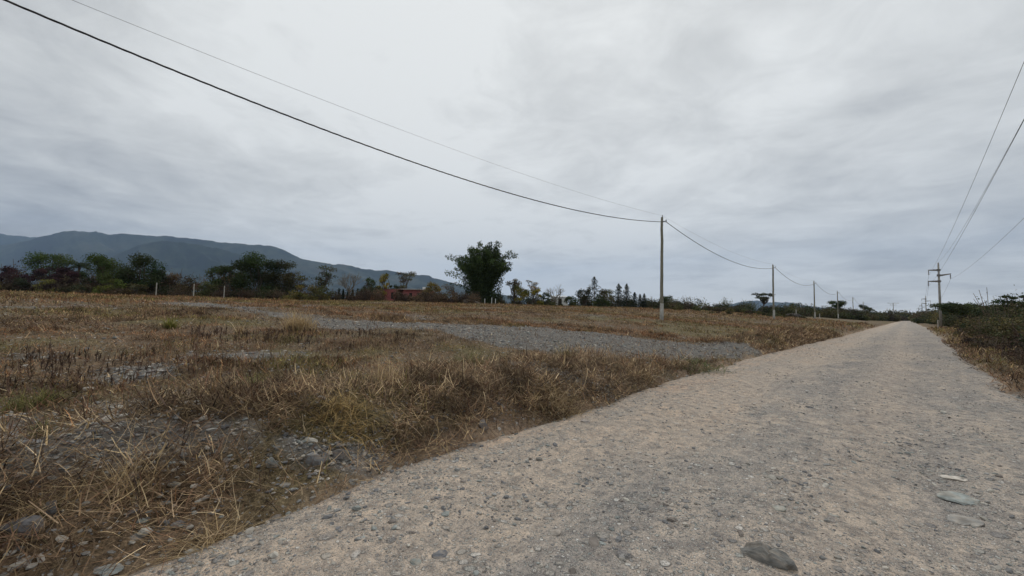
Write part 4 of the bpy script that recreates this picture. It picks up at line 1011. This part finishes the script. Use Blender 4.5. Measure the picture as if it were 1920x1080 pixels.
# ------------------------------------------------------------------ poles and lines
LVX = -13.0
lv = []
def lv_pole(Yp, H_, label, det=True, x=LVX, lean=0):
    z0 = float(base_h(x, Yp))+.05
    root = thing('utility_pole', (x, Yp, z0), label, 'utility pole', 'wooden utility poles along the left of the road')
    root.rotation_euler = (0, lean, 0)
    g = G(); zs = np.linspace(.9, H_, 9); jx = rs.normal(0, .012, 9); jx[0] = 0
    g.tube(np.stack([jx, rs.normal(0, .012, 9), zs], 1), np.linspace(.125, .088, 9), 10, (.21, .20, .155)); g.build('pole', MWOOD, root, smooth=True)
    g = G(); g.tube([(.03, -.02, -.4), (.03, -.02, 1.5)], [.155, .13], 10, (.33, .32, .29)); g.build('base_stub', MCONC, root, smooth=True)
    if det:
        for z_ in (1.05, 1.38): g = G(); g.tube([(.02, -.01, z_-.02), (.02, -.01, z_+.02)], .142, 10, (.10, .10, .10)); g.build('band', MPLAIN, root)
    g = G(); g.tube([(0, -.0, H_), (0, 0, H_+.12), (.03, 0, H_+.17)], [.03, .03, .01], 6, (.06, .06, .06)); g.build('top_pin', MCABLE, root)
    g = G(); g.tube([(.08, 0, H_-.32), (.22, .0, H_-.32), (.30, .0, H_-.29)], [.022, .022, .02], 6, (.07, .07, .07)); g.tube([(.30, 0, H_-.42), (.30, 0, H_-.22)], [.04, .03], 6, (.05, .05, .05)); g.build('bracket', MCABLE, root)
    lv.append((x+.30+lean*H_, Yp, z0+H_-.40, x+lean*H_, z0+H_+.13))
lv_pole(29.0, 8.0, 'nearest and tallest wooden utility pole standing in the brown field', lean=.012)
lv_pole(64.4, 7.7, 'second wooden utility pole from the camera, right of the umbrella tree')
lv_pole(99.0, 7.7, 'third wooden utility pole, beside the short white post')
lv_pole(137.0, 7.6, 'fourth wooden utility pole, in front of the dark ragged tree')
lv_pole(180.0, 7.6, 'fifth wooden utility pole rising out of the scrub', False)
lv_pole(226.0, 7.4, 'sixth and farthest wooden utility pole above the scrub', False)
def span(a, b_, sag, n=60):
    t = np.linspace(0, 1, n)[:, None]; a = np.array(a); b_ = np.array(b_)
    return a+(b_-a)*t-np.array([0, 0, 1])*sag*4*t*(1-t)
att = [(-12.7, -6.0, 8.2)]+[(a[0], a[1], a[2]) for a in lv]
tops = [(-13, -6.0, 8.55)]+[(a[3], a[1], a[4]) for a in lv]
CL = ['nearest thick black bundled cable swooping from the top left to the first utility pole', 'black bundled cable between the first and second utility poles', 'black bundled cable between the second and third utility poles', 'black bundled cable between the third and fourth utility poles', 'black bundled cable between the fourth and fifth utility poles', 'black bundled cable between the fifth and sixth utility poles']
WL = ['nearest thin grey wire above the thick cable, running to the first pole top', 'thin grey wire between the first and second utility pole tops', 'thin grey wire between the second and third utility pole tops', 'thin grey wire between the third and fourth utility pole tops', 'thin grey wire between the fourth and fifth utility pole tops', 'thin grey wire between the fifth and sixth utility pole tops']
for i in range(6):
    sg = [1.42, 1.25, 1.25, 1.2, 1.3, 1.3][i]
    n = 260 if i == 0 else 90
    p = span(att[i], att[i+1], sg, n)
    g = G()
    for k in range(3):
        ph = np.linspace(0, 2*PI*35/1.1, n)+k*2*PI/3 if i == 0 else np.full(n, k*2*PI/3)
        o_ = np.stack([np.cos(ph), np.zeros(n), np.sin(ph)], 1)*.011
        g.tube(p+o_, .014 if i < 2 else .016, 5, (.015, .015, .016))
    tag(g.build('power_cable', MCABLE), CL[i], 'cable', 'bundled cables between the utility poles')
    g = G(); g.tube(span(tops[i], tops[i+1], .62, 60), .0050 if i == 0 else .006, 4, (.16, .16, .165))
    tag(g.build('thin_wire', MCABLE), WL[i], 'wire', 'thin wires above the bundled cables')

def hv_pole(x, Yp, H_, label, lean=0):
    z0 = float(base_h(x, Yp))-.1
    root = thing('line_pole', (x, Yp, z0), label, 'power pole', 'concrete power poles along the right of the road')
    root.rotation_euler = (0, lean, 0)
    g = G(); g.tube([(0, 0, -.3), (0, 0, H_*.5), (0, 0, H_)], [.20, .155, .11], 12, (.30, .285, .26)); g.build('pole', MCONC, root, smooth=True)
    tips = []
    for zt, s_, L_ in ((H_-1.25, -1, 1.25), (H_-2.15, 1, 1.4), (H_-3.15, -1, 1.32)):
        g = G(); zk = .18 if s_ > 0 else .04
        v = []
        for xx_, hh_, dz in ((-.24*s_, .13, 0), (.3*s_, .14, 0), (L_*s_, .07, zk)):
            for yy in (-.09, .09):
                for q in (-hh_, hh_): v.append((xx_, yy, zt+dz+q))
        f_ = []
        for k in (0, 4): f_ += [(k, k+4, k+5, k+1), (k+2, k+3, k+7, k+6), (k+1, k+5, k+7, k+3), (k, k+2, k+6, k+4)]
        f_ += [(0, 1, 3, 2), (8, 10, 11, 9)]
        g.add(v, f_, (.20, .185, .17)); arm = g.build('crossarm', MCONC, root)
        g = G(); g.tube([(0, 0, zt-.17), (0, 0, zt+.17)], [.215, .215], 10, (.18, .17, .16)); g.build('collar', MCONC, arm)
        g = G(); xe = (L_-.08)*s_; z1 = zt+zk-.07
        zs = [0]; rr = [.02]
        for k in range(5): zs += [-.10-.13*k, -.13-.13*k, -.19-.13*k]; rr += [.03, .10, .03]
        zs.append(-.80); rr.append(.02)
        g.tube(np.stack([np.full(len(zs), xe), np.zeros(len(zs)), z1+np.array(zs)], 1), rr, 8, (.10, .07, .055)); g.build('insulator', MCABLE, arm)
        tips.append((x+xe+lean*H_, Yp, z0+z1-.8))
    return tips
HV = [(4.05, 98, 11.2, 'nearest concrete power pole with three staggered arms, right of the road'), (6.0, 245, 11.4, 'second concrete power pole, smaller, beyond the thicket on the right'), (7.3, 372, 11.4, 'third concrete power pole far down the road'), (7.4, 480, 11.4, 'farthest concrete power pole near the vanishing point of the road')]
tp = [hv_pole(*h_) for h_ in HV]
near = [(3.2, -4, 12.0), (5.6, -4, 10.3), (3.0, -4, 9.5)]
HL = ['upper left', 'right hand', 'lower left']
for k in range(3):
    g = G(); g.tube(span(near[k], tp[0][k], [1.0, 1.3, .9][k], 90), .0085, 5, (.07, .07, .075))
    tag(g.build('power_line', MCABLE), f'bare line rising toward the top right from the {HL[k]} arm of the near pole', 'power line', 'bare lines at the right of the road')
    for j in range(3):
        g = G(); g.tube(span(tp[j][k], tp[j+1][k], 2.2, 30), .012, 4, (.10, .10, .105))
        tag(g.build('power_line', MCABLE), f'far line on the {HL[k]} arms, {["first to second", "second to third", "third to last"][j]} concrete pole', 'power line', 'bare lines at the right of the road')
g = G(); g.tube(span((3.3, -4, 10.3), (HV[0][0], 98, float(base_h(4, 98))+11.1), 1.2, 80), .0075, 4, (.10, .10, .105))
tag(g.build('guard_wire', MCABLE), 'faintest thin wire at top right, between the two darker bare lines', 'wire')
# far pole with twin arms left of the road end
root = thing('twin_arm_pole', (-5.0, 300, 0), 'faint twin-armed pole left of where the road disappears', 'utility pole')
g = G(); g.tube([(0, 0, -.3), (0, 0, 10.2)], [.2, .13], 8, (.35, .34, .32)); g.build('pole', MCONC, root)
for z_ in (10.0, 9.0):
    g = G(); g.box((0, -.15, z_), (4.4 if z_ > 9.5 else 2.6, .12, .14), (.2, .19, .18)); ar = g.build('crossarm', MCONC, root)
    for x_ in (-1.1, 1.1) if z_ < 9.5 else (-2.0, 0.6, 2.0):
        g = G(); g.tube([(x_, -.15, z_+.07), (x_, -.15, z_+.22), (x_, -.15, z_+.32)], [.05, .08, .03], 6, (.12, .1, .09)); g.build('insulator', MCABLE, ar)

# ------------------------------------------------------------------ haze
m = bpy.data.materials.new('haze_air'); m.use_nodes = True; nt = m.node_tree; nt.nodes.clear()
pv = nt.nodes.new('ShaderNodeVolumePrincipled'); pv.inputs['Color'].default_value = (.46, .65, .96, 1); pv.inputs['Density'].default_value = 6.5e-5; pv.inputs['Anisotropy'].default_value = 0.2
ou = nt.nodes.new('ShaderNodeOutputMaterial'); nt.links.new(pv.outputs[0], ou.inputs['Volume'])
g = G(); g.box((0, 0, 900), (26500, 26500, 1812), None); o = g.build('haze', m); tag(o, kind='stuff')
o.data.color_attributes.remove(o.data.color_attributes[0])
